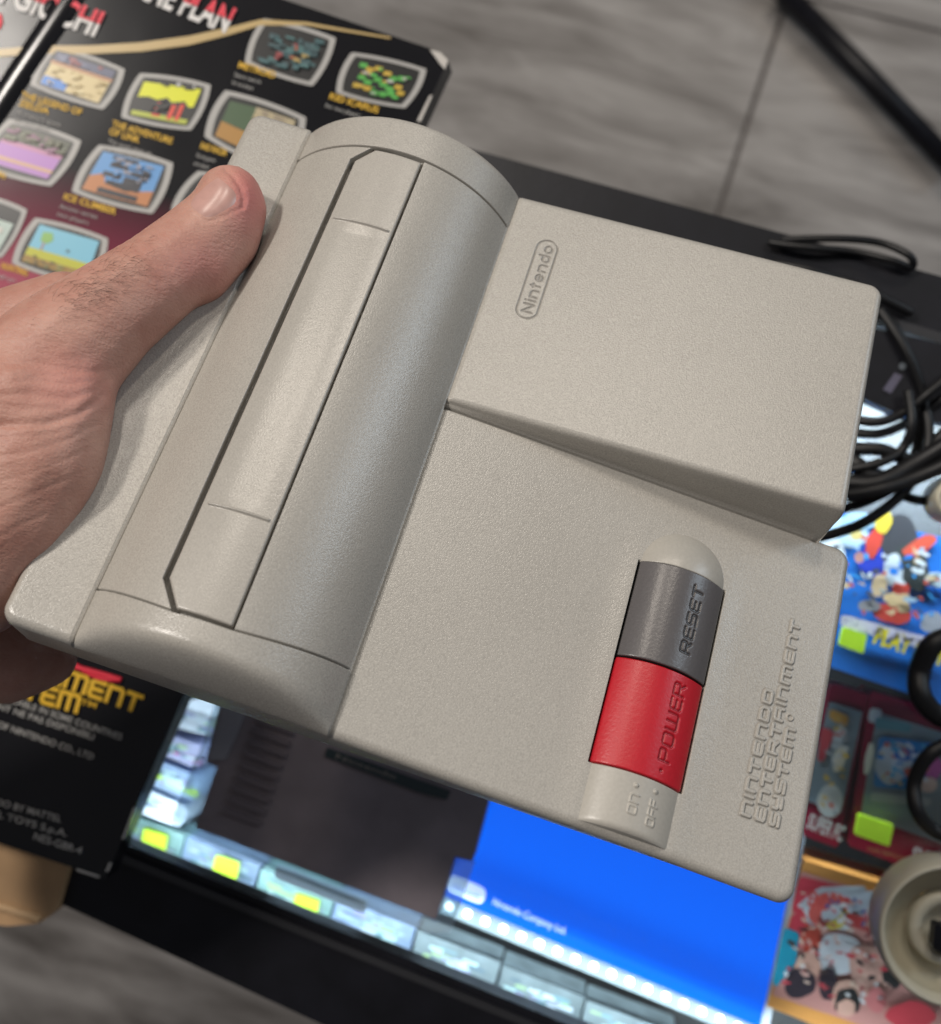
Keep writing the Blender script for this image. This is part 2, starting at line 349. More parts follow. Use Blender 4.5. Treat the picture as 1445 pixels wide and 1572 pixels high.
# ------------------------------------------------------------------ cartridge in clear case, on the glass
m_cart = mat('dark_cartridge_plastic', (.17, .145, .16), .5, noise=(40, .2, 4), bump=(900, .0001, .5))
m_cartd = mat('cartridge_label_dark', (.02, .035, .04), .4)
mclear = bpy.data.materials.new('clear_plastic'); mclear.use_nodes = True; nt = mclear.node_tree; nt.nodes.clear(); N = nt.nodes.new; L = nt.links.new
out = N('ShaderNodeOutputMaterial'); mx = N('ShaderNodeMixShader'); tr = N('ShaderNodeBsdfTransparent'); gl = N('ShaderNodeBsdfPrincipled')
tr.inputs[0].default_value = (.86, .93, .97, 1); gl.inputs['Base Color'].default_value = (.7, .8, .85, 1); gl.inputs['Roughness'].default_value = .15
mx.inputs[0].default_value = .3; L(tr.outputs[0], mx.inputs[1]); L(gl.outputs[0], mx.inputs[2]); L(mx.outputs[0], out.inputs[0])
cart = empty('game_cartridge', P(520, 1240, .0005), label='dark grey game cartridge with ribbed left side lying on the glass', cat='game cartridge'); bpy.context.view_layer.update()
ZC = .016
CP = [(352, 1035), (790, 1190), (780, 1180), (748, 1240), (725, 1323), (698, 1316), (669, 1412), (300, 1271), (333, 1178), (316, 1170), (335, 1092)]
CP = [(352, 1040), (775, 1150), (748, 1236), (725, 1323), (698, 1316), (669, 1412), (300, 1271), (333, 1178), (316, 1170), (335, 1092)]
pslab('cartridge_body', CP, ZC, .0155, m_cart, parent=cart, bevel=.0005)
m_cartside = mat('cartridge_edge', (.22, .22, .25), .45)
pslab('edge_rail', [(352, 1042), (392, 1060), (346, 1166), (319, 1168)], ZC + .0012, .001, m_cartside, parent=cart, r=.0005)
m_rib = mat('cartridge_rib', (.12, .10, .112), .55)
for k in range(9):
    x, y = 396 - k * 6.3, 1100 + k * 17.5
    pslab('rib', [(x, y), (x + 58, y + 22), (x + 55, y + 29), (x - 3, y + 7)], ZC + .0012, .001, m_rib, parent=cart, r=.0005)
lab_ = pslab('cartridge_label', [(503, 1148), (692, 1215), (686, 1228), (640, 1216), (498, 1161)], ZC + .0006, .0005, m_cartd, parent=cart)
text('label_text', 'Nintendo', (516, 1164), (607, 1196), .0022, mat('label_print', (.25, .22, .2), .6), cart, ZC + .0008)
case = empty('clear_case', P(480, 1300, .0005), label='clear plastic protective tray under the dark cartridge', cat='plastic case'); bpy.context.view_layer.update()
pslab('case_wall', [(342, 1080), (330, 1080), (303, 1165), (312, 1168)], .014, .0135, mclear, parent=case, bevel=.0004)
pslab('case_wall', [(300, 1162), (334, 1178), (298, 1270), (262, 1262)], .006, .0055, mclear, parent=case, bevel=.0004)
pslab('case_wall', [(262, 1268), (300, 1274), (668, 1415), (700, 1318), (728, 1326), (692, 1432), (655, 1432)], .004, .0035, mclear, parent=case, bevel=.0004)
pslab('case_rim', [(424, 1328), (565, 1384), (560, 1404), (420, 1348)], -.012, .002, mat('rim_pale', (.62, .72, .85), .25), parent=case, r=.002, bevel=.0005)

# ------------------------------------------------------------------ printed box upper left
m_boxblack = mat('glossy_black_card', (.008, .008, .010), .25, bump=(20, .0006, .4))
ZX = .012
TILT[0] = .135
box = empty('printed_box', P(300, 700, .0005), label='glossy black and maroon printed game system box under the hand and console', cat='box'); bpy.context.view_layer.update()
mB = bpy.data.materials.new('printed_card'); mB.use_nodes = True; nt = mB.node_tree; b = nt.nodes['Principled BSDF']; N = nt.nodes.new; L = nt.links.new
tc = N('ShaderNodeTexCoord'); A0 = P(150, 250, ZX) - P(300, 700, .0005); B0 = P(90, 450, ZX) - P(300, 700, .0005)
# the print runs from black at the top to maroon further down (a gradient in the print itself)
dv = (B0 - A0); cx = N('ShaderNodeVectorMath'); cx.operation = 'DOT_PRODUCT'; cx.inputs[1].default_value = tuple(dv / dv.length_squared)
sb = N('ShaderNodeVectorMath'); sb.operation = 'SUBTRACT'; sb.inputs[1].default_value = tuple(A0); L(tc.outputs['Object'], sb.inputs[0]); L(sb.outputs[0], cx.inputs[0])
cr = N('ShaderNodeValToRGB'); L(cx.outputs['Value'], cr.inputs['Fac'])
E_ = cr.color_ramp.elements; E_[0].position = .08; E_[0].color = (.009, .009, .011, 1); E_[1].position = .62; E_[1].color = (.19, .028, .055, 1)
e = E_.new(.95); e.color = (.40, .10, .14, 1); e = E_.new(1.0); e.color = (.40, .10, .14, 1)
L(cr.outputs['Color'], b.inputs['Base Color']); b.inputs['Roughness'].default_value = .2; b.inputs['Specular IOR Level'].default_value = .3
bn = N('ShaderNodeBump'); nz = N('ShaderNodeTexNoise'); nz.inputs['Scale'].default_value = 16; L(tc.outputs['Object'], nz.inputs['Vector']); L(nz.outputs['Fac'], bn.inputs['Height']); bn.inputs['Distance'].default_value = .0012; bn.inputs['Strength'].default_value = .4
L(bn.outputs['Normal'], b.inputs['Normal'])
BX = [(428, -4), (660, 74), (688, 92), (645, 186), (420, 740), (-500, 430), (-260, -260)]
pslab('front_panel', BX, ZX, .0115, mB, parent=box, bevel=.0004)
pslab('lower_panel', [(420, 744), (162, 1349), (-520, 1120), (-500, 434)], ZX, .0115, m_boxblack, parent=box, bevel=.0004)
m_wear = mat('worn_card_edge', (.55, .52, .48), .8)
pslab('worn_corner', [(660, 76), (676, 80), (688, 92), (683, 106), (676, 98)], ZX + .0005, .0004, m_wear, parent=box)
for q in [((640, 186), (646, 186), (664, 146), (660, 146)), ((166, 1338), (171, 1326), (168, 1324), (162, 1338)), ((118, 1334), (152, 1345), (152, 1348), (117, 1337)), ((205, 1240), (208, 1240), (190, 1288), (187, 1288))]:
    pslab('worn_edge', list(q), ZX + .0004, .0003, m_wear, parent=box)
m_gold = mat('gold_print', (.50, .36, .15), .35)
m_yel = mat('yellow_print', (.78, .47, .03), .5); m_grey = mat('grey_print', (.42, .41, .39), .6); m_red = mat('red_print', (.75, .02, .05), .5); m_wht = mat('white_letter_print', (.72, .70, .68), .5)
# lifted crease in the card: a low glossy ridge across the headline corner
tube('card_crease', [P(150, -30, ZX - .0108), P(118, 20, ZX - .0105), P(78, 80, ZX - .0105), P(38, 140, ZX - .0106), P(-10, 215, ZX - .0108)], .0118, mB, parent=box, seg=64)
# gold curve
gp = [(-40, 84, 12), (60, 76, 12), (140, 76, 13), (215, 72, 14), (290, 62, 14), (350, 48, 12), (400, 34, 9), (470, 36, 5), (540, 48, 4), (600, 58, 3)]
top_ = [(x, y - h / 2) for x, y, h in gp]; bot_ = [(x, y + h / 2) for x, y, h in gp][::-1]
for i in range(len(gp) - 1):
    decal('gold_line', [top_[i], top_[i + 1], bot_[len(gp) - 2 - i], bot_[len(gp) - 1 - i]], ZX, m_gold, box, lift=.0003 + .00002 * i)
def hl(name, body, p0, p1, h, z=ZX):
    """headline letters: white print with the upper half red"""
    t = text(name, body, p0, p1, h, m_wht, box, z, bold=.03, shear=.15, lift=.0007)
    o = text(name, body, p0, p1, h, m_red, box, z, bold=.03, shear=.15, lift=.0011)
    A, B = P(*p0, z), P(*p1, z); n = Vector((0, 0, 1)).cross((B - A).normalized()); mid = A - box.matrix_world.translation + n * (h * .5)
    bm = bmesh.new(); bm.from_mesh(o.data)
    bmesh.ops.bisect_plane(bm, geom=bm.verts[:] + bm.edges[:] + bm.faces[:], plane_co=mid, plane_no=n, clear_inner=True); bm.to_mesh(o.data); bm.free()
hl('headline', 'THE GAME PLAN', (118, -42), (350, 52), .0105)
hl('headline', 'I PIANI DI GIOCHI', (-150, -50), (150, 58), .0105)
decal('red_mark', [(-8, 22), (2, 20), (4, 34), (0, 44), (-8, 46)], ZX, m_red, box, lift=.0005)

m_frame = mat('screen_frame_print', (.40, .39, .37), .4)
cols = {}
def cm(c):
    k = tuple(round(x, 2) for x in c)
    if k not in cols: cols[k] = mat('print_colour', k, .35)
    return cols[k]
def quad_uv(q, u, v):
    a, b_, c, d = q
    x = (a[0] * (1 - u) + b_[0] * u) * (1 - v) + (d[0] * (1 - u) + c[0] * u) * v
    y = (a[1] * (1 - u) + b_[1] * u) * (1 - v) + (d[1] * (1 - u) + c[1] * u) * v
    return (x, y)
def tv(q, shapes, caption=None):
    """one small television-shaped picture: bulged frame, dark screen, coloured areas (uv polygons)"""
    def bulge(q, s, k):
        out = []
        cxx = sum(p[0] for p in q) / 4; cyy = sum(p[1] for p in q) / 4
        q = [(cxx + (p[0] - cxx) * s, cyy + (p[1] - cyy) * s) for p in q]
        for i in range(4):
            a, b_ = q[i], q[(i + 1) % 4]
            for t in np.linspace(0, 1, 8, endpoint=False):
                x = a[0] + (b_[0] - a[0]) * t; y = a[1] + (b_[1] - a[1]) * t
                mxx, myy = (a[0] + b_[0]) / 2 - cxx, (a[1] + b_[1]) / 2 - cyy
                f_ = 4 * t * (1 - t) * k; out.append((x + mxx * f_, y + myy * f_))
        return out
    decal('picture_frame', bulge(q, 1.0, .10), ZX, m_frame, box, lift=.0003, r=.0006)
    s = .86; decal('picture', bulge(q, s, .09), ZX, cm((.012, .012, .014)), box, lift=.0004, r=.0004)
    cxx = sum(p[0] for p in q) / 4; cyy = sum(p[1] for p in q) / 4
    qi = [(cxx + (p[0] - cxx) * s * .985, cyy + (p[1] - cyy) * s * .985) for p in q]
    V, Fc, mi, ms = [], [], [], []
    for i, (c, pts) in enumerate(shapes):
        base = len(V)
        for u, v in pts:
            p = P(*quad_uv(qi, u, v), ZX + .00046 + i * .00003) - box.matrix_world.translation; V.append(p)
        Fc.append(tuple(range(base, len(V)))); m = cm(c)
        if m not in ms: ms.append(m)
        mi.append(ms.index(m))
    o = new_mesh('picture_print', V, Fc, None, smooth=False)
    for m in ms: o.data.materials.append(m)
    for p_, i in zip(o.data.polygons, mi): p_.material_index = i
    put(o, box)
    if caption:
        (a, b_), n, gry = caption
        pass
def rect(u0, v0, u1, v1): return [(u0, v0), (u1, v0), (u1, v1), (u0, v1)]
def speck(n, u0, v0, u1, v1, cs, s=.05):
    out = []
    for _ in range(n):
        u = random.uniform(u0, u1); v = random.uniform(v0, v1); a = random.uniform(.5, 1.6) * s; b2 = random.uniform(.4, 1) * s
        out.append((random.choice(cs), [(u - a, v - b2), (u + a * .6, v - b2 * 1.1), (u + a, v + b2 * .8), (u - a * .7, v + b2)]))
    return out
# corners listed top-left, top-right, bottom-right, bottom-left
tv([(82, 70), (192, 106), (158, 168), (46, 130)], [((.62, .50, .24), rect(.02, .3, .98, .97)), ((.45, .22, .10), rect(.0, .27, 1, .36)), ((.08, .09, .16), rect(.02, .03, .98, .25)), ((.02, .19, .62), rect(.03, .72, .42, .96))]
   + speck(14, .1, .05, .9, .22, [(.18, .2, .3), (.3, .08, .08)]) + speck(20, .1, .4, .9, .9, [(.5, .38, .16), (.66, .56, .30)], .04))
tv([(215, 112), (324, 130), (293, 200), (186, 180)], [((.72, .74, .01), [(.03, .1), (.97, .06), (.97, .52), (.9, .55), (.8, .42), (.6, .5), (.5, .4), (.35, .5), (.2, .45), (.03, .5)]), ((.45, .5, .05), rect(.03, .85, .97, .97)), ((.7, .06, .03), rect(.38, .55, .44, .9)), ((.7, .06, .03), rect(.36, .84, .5, .9)), ((.7, .06, .03), rect(.62, .55, .7, .92)), ((.7, .06, .03), rect(.75, .5, .82, .92))] + speck(10, .1, .02, .9, .12, [(.5, .5, .5), (.02, .02, .02)]) + speck(10, .1, .5, .6, .8, [(.02, .02, .02)]))
tv([(404, 28), (516, 58), (480, 132), (376, 96)], speck(46, .1, .08, .9, .92, [(.06, .14, .15), (.08, .18, .18), (.05, .1, .11)], .07) + speck(9, .3, .3, .8, .75, [(.42, .12, .05), (.4, .3, .1), (.3, .06, .06)], .05))
tv([(540, 80), (655, 106), (622, 166), (516, 142)], [(random.choice([(.10, .42, .08), (.55, .38, .05)]), [(u, v), (u + .12, v), (u + .12, v + .13), (u, v + .13)]) for u, v in [(.1, .12), (.22, .2), (.34, .12), (.5, .2), (.62, .3), (.75, .25), (.15, .45), (.27, .55), (.4, .42), (.52, .52), (.64, .6), (.76, .5), (.3, .72), (.44, .8), (.58, .78), (.7, .72), (.12, .7), (.84, .65)]] + speck(16, .1, .1, .9, .9, [(.12, .5, .1), (.6, .42, .08), (.5, .5, .45)], .045))
tv([(346, 138), (470, 180), (440, 270), (314, 210)], [((.06, .11, .05), [(.03, .1), (.4, .05), (.45, .6), (.03, .6)]), ((.42, .22, .05), [(.03, .6), (.45, .62), (.6, .97), (.03, .97)]), ((.45, .38, .24), rect(.4, .04, .97, .35)), ((.3, .2, .1), rect(.45, .36, .97, .7))] + speck(14, .4, .1, .95, .4, [(.3, .25, .18), (.55, .45, .25)]))
tv([(14, 182), (125, 216), (78, 286), (-40, 252)], [((.42, .18, .52), rect(.02, .44, .98, .95)), ((.50, .20, .36), rect(.02, .35, .98, .45)), ((.60, .36, .2), rect(.02, .74, .98, .82)), ((.05, .055, .03), rect(.02, .03, .98, .34))] + speck(30, .05, .06, .95, .33, [(.12, .13, .07), (.25, .1, .18), (.1, .1, .05)], .05))
tv([(152, 222), (266, 250), (234, 328), (110, 294)], [((.10, .30, .62), rect(.02, .03, .98, .7)), ((.50, .19, .06), [(.02, .62), (.2, .5), (.28, .72), (.6, .78), (.98, .62), (.98, .97), (.02, .97)]), ((.012, .012, .02), rect(.2, .06, .6, .14)), ((.012, .012, .02), rect(.22, .22, .5, .32)), ((.012, .012, .02), rect(.45, .32, .85, .4)), ((.012, .012, .02), rect(.18, .44, .45, .56)), ((.012, .012, .02), rect(.5, .46, .78, .74)), ((.012, .012, .02), rect(.28, .62, .62, .7)), ((.012, .012, .02), rect(.22, .82, .8, .94))] + speck(22, .2, .1, .85, .7, [(.02, .02, .03), (.10, .30, .62), (.3, .3, .36)], .05))
tv([(304, 262), (420, 290), (390, 360), (262, 322)], speck(30, .1, .08, .9, .92, [(.05, .05, .055), (.12, .1, .1), (.2, .2, .22)], .08) + speck(8, .3, .3, .8, .75, [(.3, .12, .1)], .05))
tv([(54, 334), (166, 366), (140, 440), (18, 404)], [((.20, .52, .68), rect(.02, .03, .98, .64)), ((.50, .50, .03), rect(.02, .6, .98, .8)), ((.33, .20, .04), rect(.02, .8, .98, .97)), ((.25, .48, .12), [(.12, .18), (.26, .14), (.32, .3), (.26, .42), (.14, .4)]), ((.4, .25, .22), rect(.19, .4, .22, .6)), ((.07, .12, .14), rect(.56, .42, .61, .48))] + speck(14, .05, .78, .95, .95, [(.15, .12, .05), (.3, .3, .1)], .04))
tv([(-40, 296), (42, 322), (2, 396), (-90, 366)], [((.45, .55, .5), rect(.02, .3, .98, .95)), ((.5, .3, .28), rect(.3, .35, .6, .9))] + speck(12, .1, .3, .9, .9, [(.6, .6, .55), (.1, .1, .1)], .08))
def caption(x, y, w_, n, t1, t2):
    """yellow title and grey small print under a picture"""
    s = .30
    text('title_print', t1[0], (x, y), (x + w_, y + w_ * s), .0026, m_yel, box, ZX, bold=.02, lift=.0005)
    if len(t1) > 1: text('title_print', t1[1], (x - 4, y + 12), (x - 4 + w_ * .5, y + 12 + w_ * s * .5), .0026, m_yel, box, ZX, bold=.02, lift=.0005)
    for k, t in enumerate(t2):
        yy = y + 12 * (len(t1) + k) + 1; text('small_print', t, (x - 4 * k - 6, yy), (x - 4 * k - 6 + w_ * (.72 - .12 * k), yy + w_ * s * (.72 - .12 * k)), .0016, m_grey, box, ZX, lift=.0005)
caption(33, 150, 92, 2, ['THE LEGEND OF', 'ZELDA'], ['A treasure quest', 'for one player'])
caption(172, 194, 92, 2, ['THE ADVENTURE', 'OF LINK'], ['The quest goes on', 'for one player'])
caption(366, 104, 56, 1, ['METROID'], ['Space search', 'for one player'])
caption(506, 152, 74, 1, ['KID ICARUS'], ['For two players'])
caption(308, 228, 40, 1, ['RAD RACER'], ['Racing game', 'one player'])
caption(98, 306, 80, 1, ['ICE CLIMBER'], ['Action series', 'two players'])
caption(2, 412, 40, 1, ['HUNTING'], ['Light gun'])
caption(-30, 264, 38, 1, ['ACTION'], ['One player'])
# lower part of the box: big yellow lettering etc.
# rounded techno letters as flat ribbons
GL = {'N': (.75, [[(0, 0), (0, 1), (.62, 1), (.75, .86), (.75, 0)]]), 'I': (.0, [[(0, 0), (0, 1)]]), 'T': (.75, [[(0, 1), (.75, 1)], [(.38, 1), (.38, 0)]]),
      'E': (.7, [[(.7, 1), (.12, 1), (0, .88), (0, .12), (.12, 0), (.7, 0)], [(0, .5), (.62, .5)]]), 'D': (.75, [[(0, 0), (0, 1), (.6, 1), (.75, .82), (.75, .18), (.6, 0), (0, 0)]]),
      'O': (.75, [[(.12, 0), (0, .12), (0, .88), (.12, 1), (.63, 1), (.75, .88), (.75, .12), (.63, 0), (.12, 0)]]),
      'R': (.75, [[(0, 0), (0, 1), (.63, 1), (.75, .88), (.75, .55), (.63, .43), (0, .43)], [(.45, .43), (.75, 0)]]),
      'A': (.75, [[(0, 0), (0, .86), (.13, 1), (.75, 1), (.75, 0)], [(0, .45), (.75, .45)]]), 'M': (1.1, [[(0, 0), (0, 1), (.98, 1), (1.1, .86), (1.1, 0)], [(.55, 1), (.55, 0)]]),
      'S': (.75, [[(.75, 1), (.12, 1), (0, .88), (0, .62), (.12, .5), (.63, .5), (.75, .38), (.75, .12), (.63, 0), (0, 0)]]),
      'Y': (.75, [[(0, 1), (0, .56), (.12, .44), (.75, .44)], [(.75, 1), (.75, .12), (.63, 0), (.1, 0)]]),
      'P': (.75, [[(0, 0), (0, 1), (.63, 1), (.75, .88), (.75, .55), (.63, .43), (0, .43)]]), 'W': (1.1, [[(0, 1), (0, .12), (.12, 0), (1.0, 0), (1.1, .12), (1.1, 1)], [(.55, 1), (.55, 0)]]),
      'F': (.7, [[(.7, 1), (.12, 1), (0, .88), (0, 0)], [(0, .5), (.62, .5)]]), 'G': (.75, [[(.75, 1), (.12, 1), (0, .88), (0, .12), (.12, 0), (.75, 0), (.75, .5), (.4, .5)]]), ' ': (.4, [])}
def layout(s, gap=.32):
    x = 0; out = []
    for ch in s:
        wd, st = GL[ch]; out += [[(x + u, v) for u, v in l] for l in st]; x += wd + gap
    return out, x - gap
def techno(name, s, p0, p1, h, m, parent, z, wid, lift=.0006):
    strokes, W_ = layout(s); A, B = P(*p0, z), P(*p1, z); d = B - A; Ln = d.length; d.normalize(); n = Vector((0, 0, 1)).cross(d)
    off = parent.matrix_world.translation; V, Fc = [], []; k = 0
    for l in strokes:
        for (u0, v0), (u1, v1) in zip(l, l[1:]):
            a = A + d * (u0 / W_ * Ln) + n * (v0 * h); c = A + d * (u1 / W_ * Ln) + n * (v1 * h); e = (c - a).normalized() * wid * .45; f_ = Vector((0, 0, 1)).cross(e).normalized() * wid / 2
            zz = Vector((0, 0, lift + k * .00001)); k += 1; i = len(V)
            V += [a - e - f_ + zz - off, c + e - f_ + zz - off, c + e + f_ + zz - off, a - e + f_ + zz - off]; Fc.append((i, i + 1, i + 2, i + 3))
    o = new_mesh(name, V, Fc, m, smooth=False); put(o, parent)
techno('yellow_title', 'ENTERTAINMENT', (-128, 974), (212, 1092), .0062, m_yel, box, ZX, .0017)
techno('yellow_title', 'SYSTEM', (-42, 1046), (118, 1092), .0062, m_yel, box, ZX, .0017)
text('trade_mark', 'TM', (124, 1080), (148, 1087), .0022, m_yel, box, ZX, bold=.02)
tube('red_swoosh', [P(-60, 985, ZX + .0008), P(40, 1010, ZX + .0008), P(110, 1023, ZX + .0008), P(160, 1036, ZX + .0008), P(186, 1044, ZX + .0008)], .0011, m_red, parent=box, seg=6)
tube('red_swoosh', [P(110, 1018, ZX + .0006), P(150, 1040, ZX + .0006), P(184, 1044, ZX + .0006)], .0011, m_red, parent=box, seg=6)
for t, a, b_, h in (('MAY NOT BE AVAILABLE IN SOME COUNTRIES', (-90, 1042), (187, 1136), .0026), ('POURRAIENT NE PAS DISPONIBLI', (-70, 1066), (144, 1136), .0026), ('TRADEMARKS OF NINTENDO CO., LTD', (-90, 1086), (143, 1166), .0026),
                    ('DISTRIBUTED BY NINTENDO BY MATTEL', (-170, 1190), (94, 1262), .0027), ('MATTEL TOYS S.p.A.', (-60, 1238), (103, 1284), .0027), ('NES-GBR-4', (52, 1288), (125, 1311), .0030)):
    text('small_print', t, a, b_, h, m_grey, box, ZX, bold=.01)
TILT[0] = 0.0
# brown cardboard below the box
m_kraft = mat('brown_card', (.40, .25, .13), .75, noise=(30, .2, 4))
kb = empty('brown_carton', P(20, 1360, .0005), label='brown cardboard flap sticking out below the black printed box', cat='cardboard'); bpy.context.view_layer.update()
pslab('carton_flap', [(-120, 1255), (104, 1330), (84, 1400), (60, 1418), (10, 1422), (-140, 1400)], .0092, .0085, m_kraft, parent=kb, r=.002, bevel=.0008)
tube('folded_edge', [P(-140, 1380, .0095), P(-20, 1388, .0096), P(40, 1404, .0096), P(62, 1412, .0095)], .0018, mat('brown_card_edge', (.5, .33, .18), .7), parent=kb, seg=8)

# ------------------------------------------------------------------ boxes at the right, on the shelf under the glass
ZR = -.030
mb1 = mat('blue_card', (.02, .17, .62), .35); mb2 = mat('deep_blue_card', (.01, .05, .35), .35)
b1 = pslab('game_box', [(1240, 775), (1600, 862), (1560, 1120), (1228, 1008)], ZR, .03, mb1, bevel=.0006, label='bright blue game box with red, white and yellow cover art near the cables', cat='game box', group='game boxes on the shelf under the glass'); bpy.context.view_layer.update()
def art(parent, z, items):
    for i, (c, pts) in enumerate(items): decal('cover_art', pts, z, cm(c), parent, r=.002, lift=.0002 + .00008 * i)
def blob(cx_, cy_, rx, ry, rot=0, n=12, j=.12):
    out = []
    for i in range(n):
        a = 2 * math.pi * i / n; k = 1 + random.uniform(-j, j); x, y = rx * k * math.cos(a), ry * k * math.sin(a)
        out.append((cx_ + x * math.cos(rot) - y * math.sin(rot), cy_ + x * math.sin(rot) + y * math.cos(rot)))
    return out
art(b1, ZR, [((.45, .6, .75), blob(1290, 815, 46, 22, .3)), ((.7, .75, .8), blob(1268, 870, 34, 50, .2)), ((.35, .55, .75), blob(1320, 800, 30, 14)), ((.03, .06, .5), blob(1340, 860, 26, 24)), ((.06, .06, .075), blob(1378, 822, 32, 34)), ((.62, .07, .05), blob(1342, 832, 12, 26, .3)), ((.7, .52, .06), blob(1357, 800, 13, 20, .2)),
              ((.06, .065, .07), blob(1402, 870, 26, 40, -.3)), ((.65, .1, .06), blob(1412, 838, 30, 12, -.5)), ((.6, .66, .72), blob(1372, 876, 16, 26)), ((.62, .07, .05), blob(1384, 903, 14, 10)), ((.65, .48, .3), blob(1350, 898, 12, 18, .3)), ((.62, .07, .05), blob(1368, 942, 34, 16, .2)), ((.7, .5, .28), blob(1378, 925, 24, 12, .5)),
              ((.5, .62, .7), blob(1440, 890, 20, 12)), ((.3, .28, .3), blob(1335, 930, 18, 10)), ((.62, .5, .2), blob(1315, 822, 10, 8)), ((.62, .3, .25), blob(1320, 856, 8, 9)), ((.55, .5, .62), [(1292, 943), (1450, 985), (1450, 1002), (1290, 962)]), ((.4, .4, .45), blob(1432, 955, 20, 16))])
text('cover_text', 'SUPER FAMICOM', (1296, 962), (1452, 1005), .005, mat('lilac_print', (.65, .6, .72), .5), b1, ZR, bold=.03, lift=.0022)
text('cover_text', 'PLAY LOT', (1338, 985), (1446, 1022), .007, mat('yellow_cover_print', (.8, .65, .02), .5), b1, ZR, bold=.05, lift=.0022)
tag_label([(1294, 962), (1332, 974), (1326, 1004), (1288, 990)], ZR + .0045, 'yellow green price tag on the blue game box, hard against the console')
m_redcard = mat('maroon_card', (.30, .012, .045), .3); m_inner = mat('case_inner_grey', (.25, .32, .36), .35)
def redcase(q, lab, sh):
    o = pslab('game_case', q, ZR - .008, .022, m_redcard, r=.002, bevel=.0006, label=lab, cat='game case', group='maroon framed cases on the shelf under the glass')
    inn = [quad_uv(q, .08, .12), quad_uv(q, .94, .12), quad_uv(q, .93, .78), quad_uv(q, .07, .78)]
    decal('cover_window', inn, ZR - .008, m_inner, o, lift=.0003); art(o, ZR - .008 + .0003, sh); return o
c1 = redcase([(1276, 1048), (1334, 1066), (1286, 1302), (1216, 1276)], 'maroon edged game case half hidden behind the right edge of the console', [((.65, .35, .08), [(1275, 1088), (1305, 1100), (1298, 1118), (1272, 1102)]), ((.6, .08, .1), [(1262, 1115), (1282, 1124), (1264, 1170), (1255, 1168)]), ((.62, .66, .66), blob(1274, 1230, 19, 24)), ((.72, .68, .55), blob(1289, 1165, 9, 22, .2)), ((.5, .55, .58), [(1282, 1120), (1302, 1118), (1290, 1150), (1276, 1150)])])
c2 = redcase([(1336, 1060), (1520, 1116), (1480, 1366), (1302, 1298)], 'maroon edged game case with a blue and white picture, beside the black cable loop', [((.6, .66, .7), [(1336, 1086), (1356, 1090), (1350, 1112), (1332, 1108)]), ((.05, .25, .62), [(1350, 1130), (1440, 1142), (1432, 1215), (1340, 1208)]), ((.55, .62, .72), blob(1372, 1170, 28, 34, .3)), ((.08, .2, .6), blob(1390, 1158, 18, 10)), ((.65, .15, .12), blob(1398, 1186, 10, 9)), ((.5, .1, .35), blob(1432, 1178, 16, 20)), ((.75, .74, .62), blob(1334, 1165, 6, 26, .15)), ((.62, .45, .4), blob(1424, 1205, 16, 12)), ((.12, .3, .36), [(1345, 1100), (1400, 1112), (1398, 1125), (1342, 1118)]), ((.4, .44, .46), [(1338, 1216), (1430, 1226), (1428, 1238), (1336, 1230)])])
text('case_text', 'SUPER', (1396, 1318), (1450, 1336), .006, m_wht, c2, ZR - .008, bold=.03, lift=.002)
text('case_text', 'SUPER FC', (1236, 1268), (1290, 1290), .0065, m_wht, c1, ZR - .008, bold=.03, lift=.002)
text('case_text', 'super famicom', (1330, 1303), (1386, 1318), .002, m_gold, c2, ZR - .008, lift=.002)
tag_label([(1318, 1249), (1373, 1267), (1366, 1300), (1312, 1281)], ZR - .003, 'large yellow green price tag on the maroon case above the orange box')
m_orange = mat('orange_card', (.72, .32, .08), .35)
ob = pslab('game_box', [(1236, 1321), (1600, 1430), (1540, 1690), (1178, 1560 - 15)], ZR, .03, m_orange, bevel=.001, label='orange edged game box with pink and red cover art, beside the blue screen', cat='game box', group='game boxes on the shelf under the glass'); bpy.context.view_layer.update()
decal('cover_panel', [(1230, 1338), (1590, 1446), (1545, 1650), (1186, 1528)], ZR, cm((.58, .27, .24)), ob, lift=.0002)
art(ob, ZR + .0001, [((.62, .05, .08), [(1228, 1345), (1370, 1380), (1360, 1420), (1215, 1400)]), ((.62, .05, .08), blob(1235, 1425, 26, 30)), ((.01, .30, .45), [(1204, 1424), (1228, 1432), (1222, 1480), (1192, 1516), (1186, 1508)]), ((.60, .08, .05), blob(1245, 1440, 16, 24)), ((.68, .70, .75), blob(1290, 1465, 36, 34, .4)), ((.70, .40, .33), blob(1335, 1490, 30, 44, -.3)),
              ((.65, .36, .28), blob(1240, 1484, 20, 24, .2)), ((.03, .02, .025), blob(1228, 1510, 24, 24)), ((.03, .02, .025), blob(1272, 1512, 15, 26)), ((.66, .38, .30), blob(1300, 1532, 22, 26)), ((.02, .02, .02), [(1286, 1520), (1312, 1516), (1322, 1536), (1318, 1556), (1280, 1552)]), ((.66, .38, .30), blob(1300, 1548, 15, 14)), ((.03, .03, .03), blob(1368, 1500, 13, 20, -.5)), ((.62, .06, .08), blob(1400, 1560, 40, 22)), ((.64, .2, .2), blob(1345, 1535, 16, 20)),
              ((.55, .6, .66), [(1222, 1392), (1258, 1362), (1330, 1360), (1332, 1400), (1300, 1430), (1240, 1420), (1236, 1396)]), ((.70, .12, .10), blob(1272, 1398, 32, 26, -.5)), ((.72, .58, .08), blob(1284, 1412, 20, 14, -.5)), ((.50, .54, .6), blob(1277, 1400, 18, 12, -.5)), ((.5, .06, .06), [(1300, 1400), (1362, 1418), (1356, 1436), (1296, 1420)]), ((.55, .6, .68), [(1300, 1378), (1340, 1366), (1352, 1390), (1330, 1398)])])
